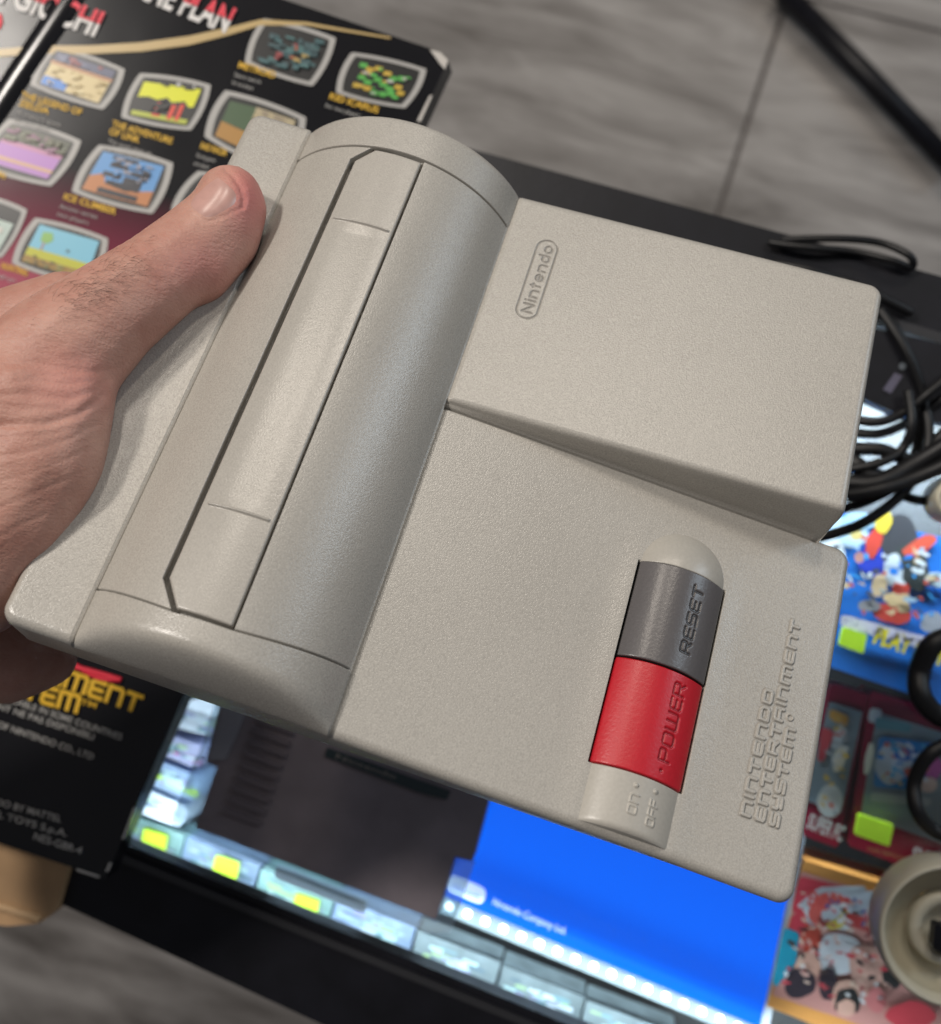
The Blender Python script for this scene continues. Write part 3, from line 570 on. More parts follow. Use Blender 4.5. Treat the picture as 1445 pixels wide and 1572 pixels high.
text('cover_text', 'ENO', (1238, 1386), (1272, 1396), .006, mat('red_logo_print', (.62, .08, .07), .5), ob, ZR, bold=.04, lift=.0022)
# dark grey gap items
def litter(parent, z, q, n, cs, s, lift=.0016):
    V, Fc, mi = [], [], []; ms = [cm(c) for c in cs]; off = parent.matrix_world.translation
    for i in range(n):
        u, v = random.uniform(.05, .95), random.uniform(.05, .95); cx_, cy_ = quad_uv(q, u, v); rx, ry = s * random.uniform(.4, 1.7), s * random.uniform(.25, .9); b0 = len(V); pts = blob(cx_, cy_, rx, ry, random.uniform(-.3, 1.2), 7, .35)
        for x, y in pts: V.append(P(x, y, z + lift + i * .000006) - off)
        Fc.append(tuple(range(b0, len(V)))); mi.append(random.randrange(len(cs)))
    o = new_mesh('cover_detail', V, Fc, None, smooth=False)
    for m in ms: o.data.materials.append(m)
    for p_, i in zip(o.data.polygons, mi): p_.material_index = i
    put(o, parent)
litter(b1, ZR, [(1262, 800), (1470, 850), (1450, 960), (1250, 940)], 70, [(.02, .2, .7), (.05, .35, .8), (.7, .75, .8), (.6, .1, .06), (.08, .08, .1), (.68, .5, .3), (.4, .55, .7)], 6)
litter(b1, ZR, [(1292, 945), (1450, 985), (1450, 1000), (1290, 960)], 26, [(.55, .5, .62), (.2, .15, .45), (.7, .68, .75)], 4)
litter(ob, ZR, [(1225, 1345), (1400, 1395), (1370, 1560), (1190, 1520)], 110, [(.72, .42, .36), (.62, .06, .08), (.05, .03, .03), (.75, .74, .76), (.7, .5, .4), (.4, .1, .1)], 5)
litter(ob, ZR, [(1270, 1365), (1360, 1390), (1352, 1430), (1262, 1405)], 40, [(.62, .06, .08), (.55, .6, .7), (.1, .12, .35), (.75, .74, .76)], 4, lift=.0024)
litter(c2, ZR - .008, [(1348, 1132), (1438, 1144), (1430, 1212), (1342, 1205)], 40, [(.05, .25, .62), (.6, .68, .8), (.6, .15, .12), (.65, .5, .2), (.1, .4, .7)], 5)
litter(c1, ZR - .008, [(1280, 1090), (1310, 1100), (1285, 1260), (1258, 1250)], 26, [(.6, .6, .58), (.55, .12, .1), (.3, .32, .34), (.65, .45, .12)], 5)
litter(c2, ZR - .008, [(1395, 1318), (1470, 1340), (1466, 1352), (1392, 1330)], 14, [(.7, .68, .68), (.5, .3, .3)], 4)
for o_ in list(COL.objects):
    if o_.get('group') in ('pale cases on the shelf under the glass', 'pale cases stacked beside the black box'):
        c_ = o_.location; zt = max(v.co.z for v in o_.data.vertices) + c_.z; off = o_.matrix_world.translation
        xs_ = [v.co for v in o_.data.vertices]; V, Fc, mi = [], [], []
        cs = [(.2, .35, .4), (.6, .7, .8), (.1, .16, .22), (.4, .6, .3), (.35, .35, .6), (.5, .7, .72)]; ms = [cm(c) for c in cs]
        X0, X1 = min(p.x for p in xs_), max(p.x for p in xs_); Y0, Y1_ = min(p.y for p in xs_), max(p.y for p in xs_)
        for i in range(16):
            x = random.uniform(X0 * .7, X1 * .7); y = random.uniform(Y0 * .45, Y1_ * .45); l_ = random.uniform(.003, .009); h_ = random.uniform(.0006, .0022); b0 = len(V)
            for u, v in ((-1, -1), (1, -1), (1, 1), (-1, 1)): V.append((x + u * l_ / 2, y + v * h_ / 2, zt - off.z + .0003 + i * .00001))
            Fc.append((b0, b0 + 1, b0 + 2, b0 + 3)); mi.append(random.randrange(len(cs)))
        d_ = new_mesh('printed_spine', V, Fc, None, smooth=False)
        for m in ms: d_.data.materials.append(m)
        for p_, i in zip(d_.data.polygons, mi): p_.material_index = i
        put(d_, o_)
# ------------------------------------------------------------------ dark adapter, cables, ring
m_cable = mat('black_cable_rubber', (.008, .008, .009), .45, spec=.35)
adp = empty('power_adapter', P(1370, 570, .0005), label='black plug adapter with a small grey sticker between the cables', cat='adapter'); bpy.context.view_layer.update()
pslab('adapter_body', [(1325, 500), (1500, 540), (1480, 655), (1388, 640), (1322, 610)], .010, .0095, m_black, parent=adp, r=.004, bevel=.002)
pslab('adapter_sticker', [(1374, 572), (1386, 577), (1368, 604), (1356, 598)], .0104, .0004, mat('sticker_grey', (.09, .085, .13), .5), parent=adp)
pslab('adapter_screw', [(1382, 556), (1392, 558), (1390, 568), (1380, 566)], .0104, .0004, mat('screw_grey', (.12, .14, .16), .4), parent=adp, r=.002)
def cable(pts, z, lab, r=.0019, closed=False): return tube('black_cable', [P(x, y, z + (k % 2) * .003) for k, (x, y) in enumerate(pts)], r, m_cable, seg=10, closed=closed, sub=10, label=lab, cat='cable', group='black cables at the right')
cable([(1355, 480), (1380, 510), (1398, 570), (1410, 640), (1404, 700), (1376, 745), (1330, 770), (1290, 782)], .006, 'black cable curving down from the back corner of the console')
cable([(1350, 475), (1392, 540), (1420, 620), (1424, 690), (1392, 750), (1330, 800), (1262, 824), (1230, 822)], .010, 'lowest black cable loop crossing the blue box corner', r=.0021)
cable([(1300, 640), (1345, 648), (1390, 632), (1430, 600), (1480, 560)], .014, 'upper thin black cable below the adapter')
cable([(1300, 662), (1350, 666), (1400, 645), (1450, 610)], .009, 'second thin black cable below the adapter')
cable([(1290, 690), (1350, 690), (1410, 704), (1470, 640)], .012, 'black cable in the middle of the bundle', r=.0026)
cable([(1290, 722), (1345, 712), (1385, 690), (1400, 650), (1394, 600)], .016, 'black cable arching through the bundle beside the console')
cable([(1300, 700), (1340, 730), (1390, 735), (1450, 700), (1500, 640)], .013, 'thick black cable crossing to the right edge', r=.0034)
cable([(1295, 740), (1345, 742), (1400, 715), (1470, 672)], .018, 'thick black cable lying on top of the bundle', r=.0036)
cable([(1300, 760), (1350, 752), (1410, 732), (1480, 700)], .022, 'topmost black cable of the bundle', r=.0028)
cable([(1380, 758), (1410, 768), (1445, 766), (1480, 758)], .004, 'short black cable below the bundle at the right edge')
cable([(1180, 372), (1240, 380), (1310, 386), (1370, 400), (1400, 410), (1396, 392), (1350, 372), (1280, 366), (1200, 368)], .0075, 'flat loop of black cable resting on the far counter bar', r=.0015)
cable([(1190, 405), (1240, 415), (1290, 430), (1340, 450), (1400, 480)], .008, 'black cable running behind the top edge of the console')
cable([(1470, 975), (1432, 990), (1412, 1030), (1414, 1068), (1440, 1098), (1480, 1108)], .006, 'black cable loop in front of the blue game box', r=.0042)
cable([(1470, 1135), (1428, 1158), (1404, 1200), (1408, 1244), (1436, 1276), (1480, 1290)], .006, 'black cable loop in front of the maroon case', r=.0028)
# beige ring (round base) lower right
def lathe(name, prof, c, m, parent, n=64):
    V, Fc = [], []; off = parent.matrix_world.translation
    for r_, z_ in prof:
        r_ *= .86
        for s in range(n): a = 2 * math.pi * s / n; V.append(Vector((c.x + r_ * math.cos(a), c.y + r_ * math.sin(a), z_)) - off)
    for i in range(len(prof) - 1):
        for s in range(n): Fc.append((i * n + s, i * n + (s + 1) % n, (i + 1) * n + (s + 1) % n, (i + 1) * n + s))
    o = new_mesh(name, V, Fc, m); put(o, parent); return o
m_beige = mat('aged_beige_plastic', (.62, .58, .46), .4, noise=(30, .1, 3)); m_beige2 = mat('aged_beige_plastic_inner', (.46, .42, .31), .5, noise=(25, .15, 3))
cR = P(1464, 1438, .02)
ring = empty('round_base', Vector((cR.x, cR.y, .0005)), label='round beige plastic dish with a black square socket at the bottom right corner', cat='round stand'); bpy.context.view_layer.update()
lathe('rim', [(.0305, .0008), (.0312, .012), (.0305, .0195), (.0295, .0205), (.0285, .0195), (.0270, .0150)], cR, m_beige, ring)
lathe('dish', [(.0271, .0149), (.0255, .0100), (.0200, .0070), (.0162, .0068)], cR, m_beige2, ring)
lathe('hub', [(.0161, .0067), (.0160, .0120), (.0150, .0130), (.0110, .0128), (.0105, .0080), (.0001, .0080)], cR, m_beige, ring)
pslab('socket', [(1436, 1418), (1476, 1430), (1462, 1474), (1432, 1456)], .0185, .006, m_black, parent=ring, r=.001)
cR2 = P(1476, 765, .02); ring2 = empty('round_base', Vector((cR2.x, cR2.y, .0005)), label='beige plastic dish edge peeking in at the right edge beside the cables', cat='round stand'); bpy.context.view_layer.update()
lathe('rim', [(.0105, .0008), (.0112, .012), (.0105, .0195), (.0095, .0205), (.0085, .0195), (.0070, .0150), (.0001, .0148)], cR2, m_beige, ring2, n=40)

# ================================================================== CONSOLE
RC = np.array([[-0.29088242, 0.95188, 0.09649814], [0.86244743, 0.3045373, -0.40427894], [-0.41421232, -0.03437306, -0.909531]])
TC = np.array([-.05616, -.10941, .32137])
U_, _, V_ = np.linalg.svd(RC); RC = U_ @ V_
def con2cam(A): return np.asarray(A) @ RC.T + TC
console = empty('game_console', (0, 0, 0), label='grey top loading game console with red power and dark reset buttons, held over the counter', cat='game console')
Mc = (CV2W @ Matrix(RC.tolist())).to_4x4(); Mc.translation = cvw(TC.tolist()); console.matrix_world = Mc
bpy.context.view_layer.update()
W, D, DE = .158, .1817, .00924
Y1, Y2, HB = .0175, .0788, .0165
XS = W - .0885
chord = Y2 - Y1; RB = (HB * HB + chord * chord / 4) / (2 * HB); YC = (Y1 + Y2) / 2; ZC_ = HB - RB
SBZ = -.0148
BTN_Y, BTN_R, BTN_H = .1486, .01115, .0044

def fillet(d, r): d = np.clip(d, 0, r); return r - np.sqrt(np.maximum(r * r - (r - d) ** 2, 0))
def poly_inset(poly, r):
    pts = [np.array(p, float) for p in poly]; n = len(pts)
    area_ = sum(pts[i][0] * pts[(i + 1) % n][1] - pts[(i + 1) % n][0] * pts[i][1] for i in range(n))
    s = 1 if area_ > 0 else -1; out = []
    for i in range(n):
        p0, p1, p2 = pts[i - 1], pts[i], pts[(i + 1) % n]
        d1 = (p1 - p0) / np.linalg.norm(p1 - p0); d2 = (p2 - p1) / np.linalg.norm(p2 - p1)
        n1 = s * np.array([-d1[1], d1[0]]); n2 = s * np.array([-d2[1], d2[0]])
        A = np.array([n1, n2]); bb = np.array([n1 @ p1 + r, n2 @ p1 + r]); out.append(np.linalg.solve(A, bb))
    return out
def sd_poly(a, y, poly):
    d = np.full(a.shape, 1e9); s = np.ones(a.shape); n = len(poly)
    for i in range(n):
        vi, vj = poly[i], poly[i - 1]
        ex, ey = vj[0] - vi[0], vj[1] - vi[1]; wx, wy = a - vi[0], y - vi[1]
        t = np.clip((wx * ex + wy * ey) / (ex * ex + ey * ey), 0, 1); bx, by = wx - ex * t, wy - ey * t
        d = np.minimum(d, bx * bx + by * by)
        c1 = y >= vi[1]; c2 = y < vj[1]; c3 = ex * wy > ey * wx
        s = np.where((c1 & c2 & c3) | (~c1 & ~c2 & ~c3), -s, s)
    return s * np.sqrt(d)
def rounded_sd(poly, r):
    q = poly_inset(poly, r); return lambda a, y: sd_poly(a, y, q) - r
def sd_strokes(a, y, strokes):
    d = np.full(a.shape, 1e9)
    for l in strokes:
        for p, q in zip(l, l[1:]):
            ex, ey = q[0] - p[0], q[1] - p[1]; L_ = ex * ex + ey * ey + 1e-18; t = np.clip(((a - p[0]) * ex + (y - p[1]) * ey) / L_, 0, 1)
            d = np.minimum(d, (a - p[0] - ex * t) ** 2 + (y - p[1] - ey * t) ** 2)
    return np.sqrt(d)
def axis(lo, hi, base, fine):
    """grid positions with locally finer steps: fine = [(c0, c1, step)]"""
    x = [lo]; 
    while x[-1] < hi - 1e-7:
        st = base
        for c0, c1, s in fine:
            if c0 - 1e-9 <= x[-1] < c1: st = min(st, s)
            elif x[-1] < c0 and x[-1] + st > c0: st = min(st, max(c0 - x[-1], s))
        x.append(min(hi, x[-1] + st))
    return np.array(x)
def relief(name, m, sdf, H, ax, ay, zbot, parent, grime_shade_f=None, r=.0006, flare=0., side_mat=None):
    """moulded shell: height H(a, y) inside the outline sdf<0, rounded rim of radius r, side walls down to zbot"""
    A, Y = np.meshgrid(ax, ay, indexing='ij'); na, ny = A.shape
    s = sdf(A, Y); e = 2e-5; gx = (sdf(A + e, Y) - sdf(A - e, Y)) / (2 * e); gy = (sdf(A, Y + e) - sdf(A, Y - e)) / (2 * e)
    ins = s < -1e-6; out_ = s > 0
    A2 = np.where(out_, A - s * gx, A); Y2_ = np.where(out_, Y - s * gy, Y)
    s2 = np.where(out_, 0, s)
    keep_q = (ins[:-1, :-1] | ins[1:, :-1] | ins[:-1, 1:] | ins[1:, 1:])
    Z = H(A2, Y2_) - fillet(-s2, r)
    idx = np.arange(na * ny).reshape(na, ny)
    q = np.stack([idx[:-1, :-1][keep_q], idx[1:, :-1][keep_q], idx[1:, 1:][keep_q], idx[:-1, 1:][keep_q]], 1)
    used = np.zeros(na * ny, bool); used[q.ravel()] = True; rem = np.cumsum(used) - 1
    V = np.stack([A2.ravel(), Y2_.ravel(), Z.ravel()], 1)[used]; q = rem[q]
    # boundary edges -> skirt
    ed = np.concatenate([q[:, [0, 1]], q[:, [1, 2]], q[:, [2, 3]], q[:, [3, 0]]]); key = np.sort(ed, 1); code = key[:, 0].astype(np.int64) * len(V) + key[:, 1]
    uq, inv, cnt = np.unique(code, return_inverse=True, return_counts=True); be = ed[cnt[inv] == 1]
    bv = np.unique(be); mp_ = -np.ones(len(V), int); mp_[bv] = np.arange(len(bv)) + len(V)
    bot = V[bv].copy()
    if flare:
        gx2 = (sdf(bot[:, 0] + e, bot[:, 1]) - sdf(bot[:, 0] - e, bot[:, 1])) / (2 * e); gy2 = (sdf(bot[:, 0], bot[:, 1] + e) - sdf(bot[:, 0], bot[:, 1] - e)) / (2 * e)
        bot[:, 0] += gx2 * flare; bot[:, 1] += gy2 * flare
    bot[:, 2] = zbot if not callable(zbot) else zbot(bot[:, 0], bot[:, 1])
    sk = np.stack([be[:, 1], be[:, 0], mp_[be[:, 0]], mp_[be[:, 1]]], 1)
    Vall = np.concatenate([V, bot]); Q = np.concatenate([q, sk])
    me = bpy.data.meshes.new(name); me.vertices.add(len(Vall)); me.vertices.foreach_set('co', Vall.ravel())
    me.loops.add(len(Q) * 4); me.loops.foreach_set('vertex_index', Q.ravel().astype(np.int32))
    me.polygons.add(len(Q)); me.polygons.foreach_set('loop_start', np.arange(0, len(Q) * 4, 4, dtype=np.int32)); me.polygons.foreach_set('loop_total', np.full(len(Q), 4, dtype=np.int32))
    me.polygons.foreach_set('use_smooth', np.ones(len(Q), bool)); me.update(calc_edges=True); 
    grime_shade = np.zeros(len(Vall))
    if grime_shade_f is not None: grime_shade[:len(V)] = grime_shade_f(V[:, 0], V[:, 1])
    at = me.attributes.new('grime_shade', 'FLOAT', 'POINT'); at.data.foreach_set('value', grime_shade.astype(np.float32))
    me.materials.append(m)
    if side_mat:
        me.materials.append(side_mat); mi = np.zeros(len(Q), np.int32); mi[len(q):] = 1; me.polygons.foreach_set('material_index', mi)
    me.validate(); o = bpy.data.objects.new(name, me); put(o, parent); return o

def bump_h(y): return ZC_ + np.sqrt(np.maximum(RB * RB - (y - YC) ** 2, 0))
LZ0, LZ1 = -.0015, -.0105
def lower_h(y): return LZ0 + (LZ1 - LZ0) * (y - Y2) / (D + DE - Y2)
def upper_h(y): return .00765 * (y - Y2) / (D - Y2)
REC = [(.0116, .0395), (.0165, .0345), (.1409, .0341), (.1477, .0392), (.1479, .0536), (.0120, .0536)]
rec_sd = rounded_sd(REC, .0002)
# text rows
def row(s, a0, a1, yb, yt):
    st, W_ = layout(s, .34); return [[(a0 + (a1 - a0) * u / W_, yb + (yt - yb) * v) for u, v in l] for l in st]
TXT = row('NINTENDO', .1452, .1143, .1768, .1749) + row('ENTERTAINMENT', .1452, .0945, .1803, .1784) + row('SYSTEM', .1453, .1218, .1838, .1819)
cir = [(.1190 + .00075 * math.cos(t), .1822 + .00075 * math.sin(t)) for t in np.linspace(0, 2 * math.pi, 13)]
# small serif-like lower case for the badge: u along the word, v up (x-height .7)
def arcp(cx_, cy_, rx, ry, a0, a1, n=10): return [(cx_ + rx * math.cos(math.radians(t)), cy_ + ry * math.sin(math.radians(t))) for t in np.linspace(a0, a1, n)]
def badge():
    L_ = []; x = 0
    def n_(x): return [[(x, 0), (x, .7)], [(x, .5)] + arcp(x + .25, .45, .25, .25, 140, 0, 7) + [(x + .5, 0)]], .5
    L_ += [[(0, 0), (0, 1)], [(0, 1), (.62, 0)], [(.62, 0), (.62, 1)]]; x = .62 + .3
    L_ += [[(x, 0), (x, .7)], [(x, .93), (x, 1.0)]]; x += .3
    g, wd = n_(x); L_ += g; x += wd + .28
    L_ += [[(x + .12, .95), (x + .12, 0)], [(x, .7), (x + .3, .7)]]; x += .3 + .24
    L_ += [[(x, .38), (x + .52, .38)] + arcp(x + .26, .36, .26, .34, 5, 320, 14)]; x += .52 + .28
    g, wd = n_(x); L_ += g; x += wd + .28
    L_ += [arcp(x + .25, .35, .25, .35, 0, 360, 16), [(x + .5, 0), (x + .5, 1.05)]]; x += .5 + .28
    L_ += [arcp(x + .27, .35, .27, .35, 0, 360, 16)]; x += .54
    return L_, x
bl, bw = badge(); BA0, BA1, BYB, BYT = .0372, .0146, .09265, .0899
BADGE = [[(BA0 + (BA1 - BA0) * u / bw, BYB + (BYT - BYB) * v) for u, v in l] for l in bl]
PILL = [(.0156, .0912), (.0364, .0912)]
def seam_b(y): return .1478 - .0034 * np.clip((np.abs(y - .0465) - .006) / .0235, 0, 1.2) ** 1.3
def body_h(a, y):
    up = (a < XS) & (y < D + .0002)
    z = np.where(y < Y1, .0014, np.where(y < Y2, 0, np.where(up, upper_h(y), lower_h(y))))
    # upper block edge towards the lower panel
    m = (y > Y2) & (a < XS) & (y < D + .0002); hgt = np.maximum(upper_h(y) - lower_h(y), 1e-4); rr = np.minimum(.0016, hgt * .7)
    z = np.where(m, z - fillet(XS - a, rr) * np.ones_like(z), z)
    m = (y > Y2) & (a >= XS) & (a < XS + .0007) & (y < D + .0002)
    t = np.clip((a - XS) / .0007, 0, 1); z = np.where(m, (upper_h(y) - rr) * (1 - t) + lower_h(y) * t, z)
    z = z - np.where((y > Y2) & (y < D), .0010 * np.exp(-((a - XS - .00125) / .00035) ** 2), 0)
    # small rounding where the panels start beside the bump
    dY = y - Y2; z = np.where((dY > 0) & (dY < .0016), z - .0006 * (1 - dY / .0016) ** 2, z)
    dd = np.clip((W + .0178 * y - a) / .0070, 0, 1); bh = bump_h(y) * (.15 + .85 * (1 - (1 - dd) ** 2.8)); inb = (y > Y1) & (y < Y2)
    # thin groove at rear strip joint
    z = z - .0002 * np.exp(-((y - Y1 + .0001) / .00018) ** 2)
    cov = np.zeros_like(z)
    for a0 in (.0118, seam_b(y)):
        cov = np.maximum(cov, np.clip(1.6 - np.abs(a - a0) / .00018, 0, 1))
    bz = bh - .0012 * cov
    # cover sits a hair below the end caps
    bz = bz - np.where((a > .0118) & (a < seam_b(y)), .00025, 0)
    rs = rec_sd(a, y); bz = bz - .0030 * np.clip(-rs / .0002, 0, 1)
    z = np.where(inb, np.maximum(z, bz), z)
    # badge
    m = (a > .010) & (a < .042) & (y > .086) & (y < .0965)
    if m.any():
        am, ym = a[m], y[m]; ps = sd_strokes(am, ym, [PILL]); ring_ = np.abs(ps - .00285)
        gsd = np.minimum(ring_ - .00022, sd_strokes(am, ym, BADGE) - .00025)
        z[m] = z[m] - .00032 * np.clip(.5 - gsd / .00016, 0, 1)
    m = (a > .088) & (a < .150) & (y > .172) & (y < .187)
    if m.any():
        gs = np.minimum(sd_strokes(a[m], y[m], TXT) - .00040, sd_strokes(a[m], y[m], [cir]) - .00012); z[m] = z[m] + .00052 * np.clip(.5 - gs / .00014, 0, 1)
    # button well
    ws = np.maximum(np.abs(a - .1193) - .0263, np.abs(y - BTN_Y) - (BTN_R + .00045)); z = z - .0045 * np.clip(-ws / .0003, 0, 1)
    # soft raised shoulders around the switch
    sh = np.maximum(0, np.abs(y - BTN_Y) - BTN_R); z = z + np.where((a > XS + .001) & (y > Y2) & (ws > 0), .0005 * np.exp(-(sh / .004) ** 2) * np.clip((a - .080) / .02, 0, 1) * 1.0, 0)
    return z
def body_grime_shade(a, y):
    k = np.zeros_like(a)
    m = (a > .010) & (a < .042) & (y > .086) & (y < .0965)
    ps = sd_strokes(a[m], y[m], [PILL]); g = np.minimum(np.abs(ps - .00285) - .00010, sd_strokes(a[m], y[m], BADGE) - .00014); k[m] = .62 * np.clip(1 - np.maximum(g, 0) / .00022, 0, 1)
    m = (a > .088) & (a < .150) & (y > .172) & (y < .187)
    t = sd_strokes(a[m], y[m], TXT); k[m] = .5 * np.exp(-((t - .00058) / .00016) ** 2)  # sidewall shading of the raised letters, painted as a dark outline
    rs = rec_sd(a, y); k = np.maximum(k, np.where((y > Y1) & (y < Y2), np.clip((-rs) / .0002, 0, 1), 0) * .8)  # shade inside the lid recess, put into the colour
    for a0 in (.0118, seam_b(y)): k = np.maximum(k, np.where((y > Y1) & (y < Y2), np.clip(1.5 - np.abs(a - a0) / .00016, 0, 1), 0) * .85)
    k = np.maximum(k, np.where((y > Y2) & (y < D), .75 * np.exp(-((a - XS - .00125) / .00035) ** 2), 0))  # contact shade painted along the foot of the block wall
    ws = np.maximum(np.abs(a - .1193) - .0263, np.abs(y - BTN_Y) - (BTN_R + .00045)); k = np.maximum(k, np.clip(-ws / .0003, 0, 1))  # button well painted dark for its shade
    return k
OUT = [(0, 0), (W, 0), (W + .0034, D + DE), (XS + .0004, D + DE), (XS + .0004, D), (-.0012, D)]
sd_in = poly_inset(OUT, .0040)
body_sd = lambda a, y: sd_poly(a, y, sd_in) - .0040
AX = axis(-.0013, W + .0037, .00055, [(-.0015, .0035, .0002), (.0112, .0126, .00008), (.0124, .0405, .00014), (XS - .002, XS + .0022, .00012), (.092, .147, .00013), (.1400, .1486, .00012), (.1486, .158, .0003), (W - .0035, W + .004, .0002)])
AY = axis(-.0002, D + DE + .0002, .00055, [(-.001, .0035, .0002), (Y1 - .0006, Y1 + .001, .0001), (.0333, .0405, .00012), (.0525, .0542, .0001), (Y2 - .0005, Y2 + .0018, .00012), (.0878, .0948, .00014), (.1365, .1382, .00012), (.1592, .1608, .00012), (.1742, .1845, .00012), (D - .002, D + .002, .0002), (D + DE - .0035, D + DE + .001, .0002)])
relief('upper_shell', M_SHELL, body_sd, body_h, AX, AY, SBZ, console, body_grime_shade, r=.0024, flare=-.0008)
# lid in the recess (cartridge flap)
LID = [(.0126, .0402), (.0171, .0360), (.1406, .0356), (.1470, .0401), (.1471, .0529), (.0127, .0529)]
lid_sd = rounded_sd(LID, .0004)
def lid_h(a, y):
    z = bump_h(y) - .00012
    for a0 in (.0370, .1216):
        rd = sd_strokes(a, y, [[(a0, .0372), (a0, .0516)]]); z = z + .00050 * np.clip(1.3 - rd / .00034, 0, 1)
    g = np.clip((a - .0375) / .003, 0, 1) * np.clip((.1211 - a) / .003, 0, 1)
    z = z - .00030 * g * np.exp(-((y - .0445) / .0045) ** 2)
    return z
relief('cartridge_lid', M_BUMP, lid_sd, lid_h, axis(.0125, .1472, .0005, [(.0125, .0180, .0002), (.0364, .0376, .0001), (.1210, .1222, .0001), (.1400, .1473, .0002)]),
       axis(.0355, .0530, .0003, [(.0355, .0368, .00012), (.0520, .0531, .00012)]), .0085, console, r=.0005)
# switches
def prof(off, h, R_): r_ = (h * h + R_ * R_) / (2 * h); return h - r_ + np.sqrt(np.maximum(r_ * r_ - off * off, 0))
def rowz(s, a0, a1, yb, yt, g=.3):
    st, W_ = layout(s, g); return [[(a0 + (a1 - a0) * u / W_, yb + (yt - yb) * v) for u, v in l] for l in st]
RST = rowz('RESET', .1140, .0967, .1538, .1514); PWR = rowz('POWER', .1405, .1216, .1549, .1522)
dot = lambda a0, y0, r_: [(a0 + r_ * math.cos(t), y0 + r_ * math.sin(t)) for t in np.linspace(0, 2 * math.pi, 9)]
def button(name, m, a0, a1, h, lift, R_, strokes, wid, shade_k, zb=-.013):
    poly = [(a0, BTN_Y - R_), (a1, BTN_Y - R_), (a1, BTN_Y + R_), (a0, BTN_Y + R_)]; sd = rounded_sd(poly, .0004)
    def Hh(a, y):
        z = lower_h(y) + lift + prof(y - BTN_Y, h, R_)
        if strokes: z = z - .00028 * np.clip(.5 - (sd_strokes(a, y, strokes) - wid) / .00014, 0, 1)
        return z
    def ik(a, y): return shade_k * np.clip(1 - np.maximum(sd_strokes(a, y, strokes) - wid * .7, 0) / .0002, 0, 1) if strokes else np.zeros_like(a)  # shadow in the letter grooves, painted as darker colour
    return relief(name, m, sd, Hh, axis(a0, a1, .00022, [(a0, a0 + .001, .0001), (a1 - .001, a1, .0001)]), axis(BTN_Y - R_, BTN_Y + R_, .0003, [(BTN_Y - R_, BTN_Y - R_ + .001, .0001), (BTN_Y + R_ - .001, BTN_Y + R_, .0001), (.1510, .1552, .00015)]), zb, console, ik, r=.00035, side_mat=M_DARK if name == 'reset_button' else None)
button('reset_button', M_RESET, .0934, .1188, .0044, .0010, BTN_R - .0001, RST, .00030, .85)
button('power_button', M_POWER, .1191, .1453, .0042, .0004, BTN_R - .0001, PWR + [dot(.1428, .1534, .00016)], .00028, .7)
def dome_h(a, y):
    rho = np.sqrt(np.clip(.0931 - a, 0, 1) ** 2 + (y - BTN_Y) ** 2); return lower_h(y) + np.where(rho < BTN_R, prof(np.minimum(rho, BTN_R), BTN_H + .0004, BTN_R), 0)
dome_poly = [(.0932, BTN_Y - BTN_R), (.0932, BTN_Y + BTN_R)] + [(.0931 - BTN_R * math.sin(math.radians(t)), BTN_Y + BTN_R * math.cos(math.radians(t))) for t in range(6, 180, 6)]
relief('switch_dome', M_SWITCH, lambda a, y: sd_poly(a, y, dome_poly), dome_h, axis(.0815, .0934, .0002, []), axis(BTN_Y - BTN_R, BTN_Y + BTN_R, .00025, []), -.011, console, r=.00012)
ONOFF = rowz('ON', .1545, .1502, .1497, .1478) + rowz('OFF', .1557, .1499, .1544, .1526)
BE = .16055
def base_h(a, y):
    z = lower_h(y) + prof(y - BTN_Y, BTN_H, BTN_R)
    z = z + .00034 * np.clip(.5 - (sd_strokes(a, y, ONOFF) - .00018) / .00016, 0, 1)
    for a0, y0 in ((.1481, .1485), (.1479, .1533)):
        rr = np.hypot(a - a0, y - y0); z = z + .00045 * np.sqrt(np.maximum(0, 1 - (rr / .0006) ** 2))
    dd = np.clip((BE - a) / .0032, 0, 1); z = lower_h(y) + (z - lower_h(y)) * (.20 + .80 * (1 - (1 - dd) ** 2.2))
    return z - fillet(np.maximum(BE - a, 0), .0024)
bp = [(.1456, BTN_Y - BTN_R), (BE, BTN_Y - BTN_R), (BE - .0001, BTN_Y + BTN_R), (.1456, BTN_Y + BTN_R)]
relief('switch_base', M_SWITCH, lambda a, y: sd_poly(a, y, bp), base_h, axis(.1455, W + .0009, .00018, []), axis(BTN_Y - BTN_R - .0002, BTN_Y + BTN_R + .0002, .00018, []), -.0142, console, r=.00015)
# lower shell (set back under the upper one)
def frustum(name, poly, ins0, ins1, z0, z1, m):
    a_ = poly_inset(poly, ins0); b2 = poly_inset(poly, ins1); n = len(a_)
    V = [(*p, z0) for p in a_] + [(*p, z1) for p in b2]; Fc = [(i, (i + 1) % n, n + (i + 1) % n, n + i) for i in range(n)] + [tuple(range(n))[::-1], tuple(range(n, 2 * n))]
    o = new_mesh(name, V, Fc, m, smooth=False); put(o, console); return o
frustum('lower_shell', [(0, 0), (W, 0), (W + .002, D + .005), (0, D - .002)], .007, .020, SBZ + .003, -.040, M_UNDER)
frustum('underside_lip', [(0, 0), (W, 0), (W + .0034, D + DE), (XS, D + DE), (XS, D), (0, D)],   .0018, .0018, SBZ - .0003, SBZ - .0012, M_UNDER)

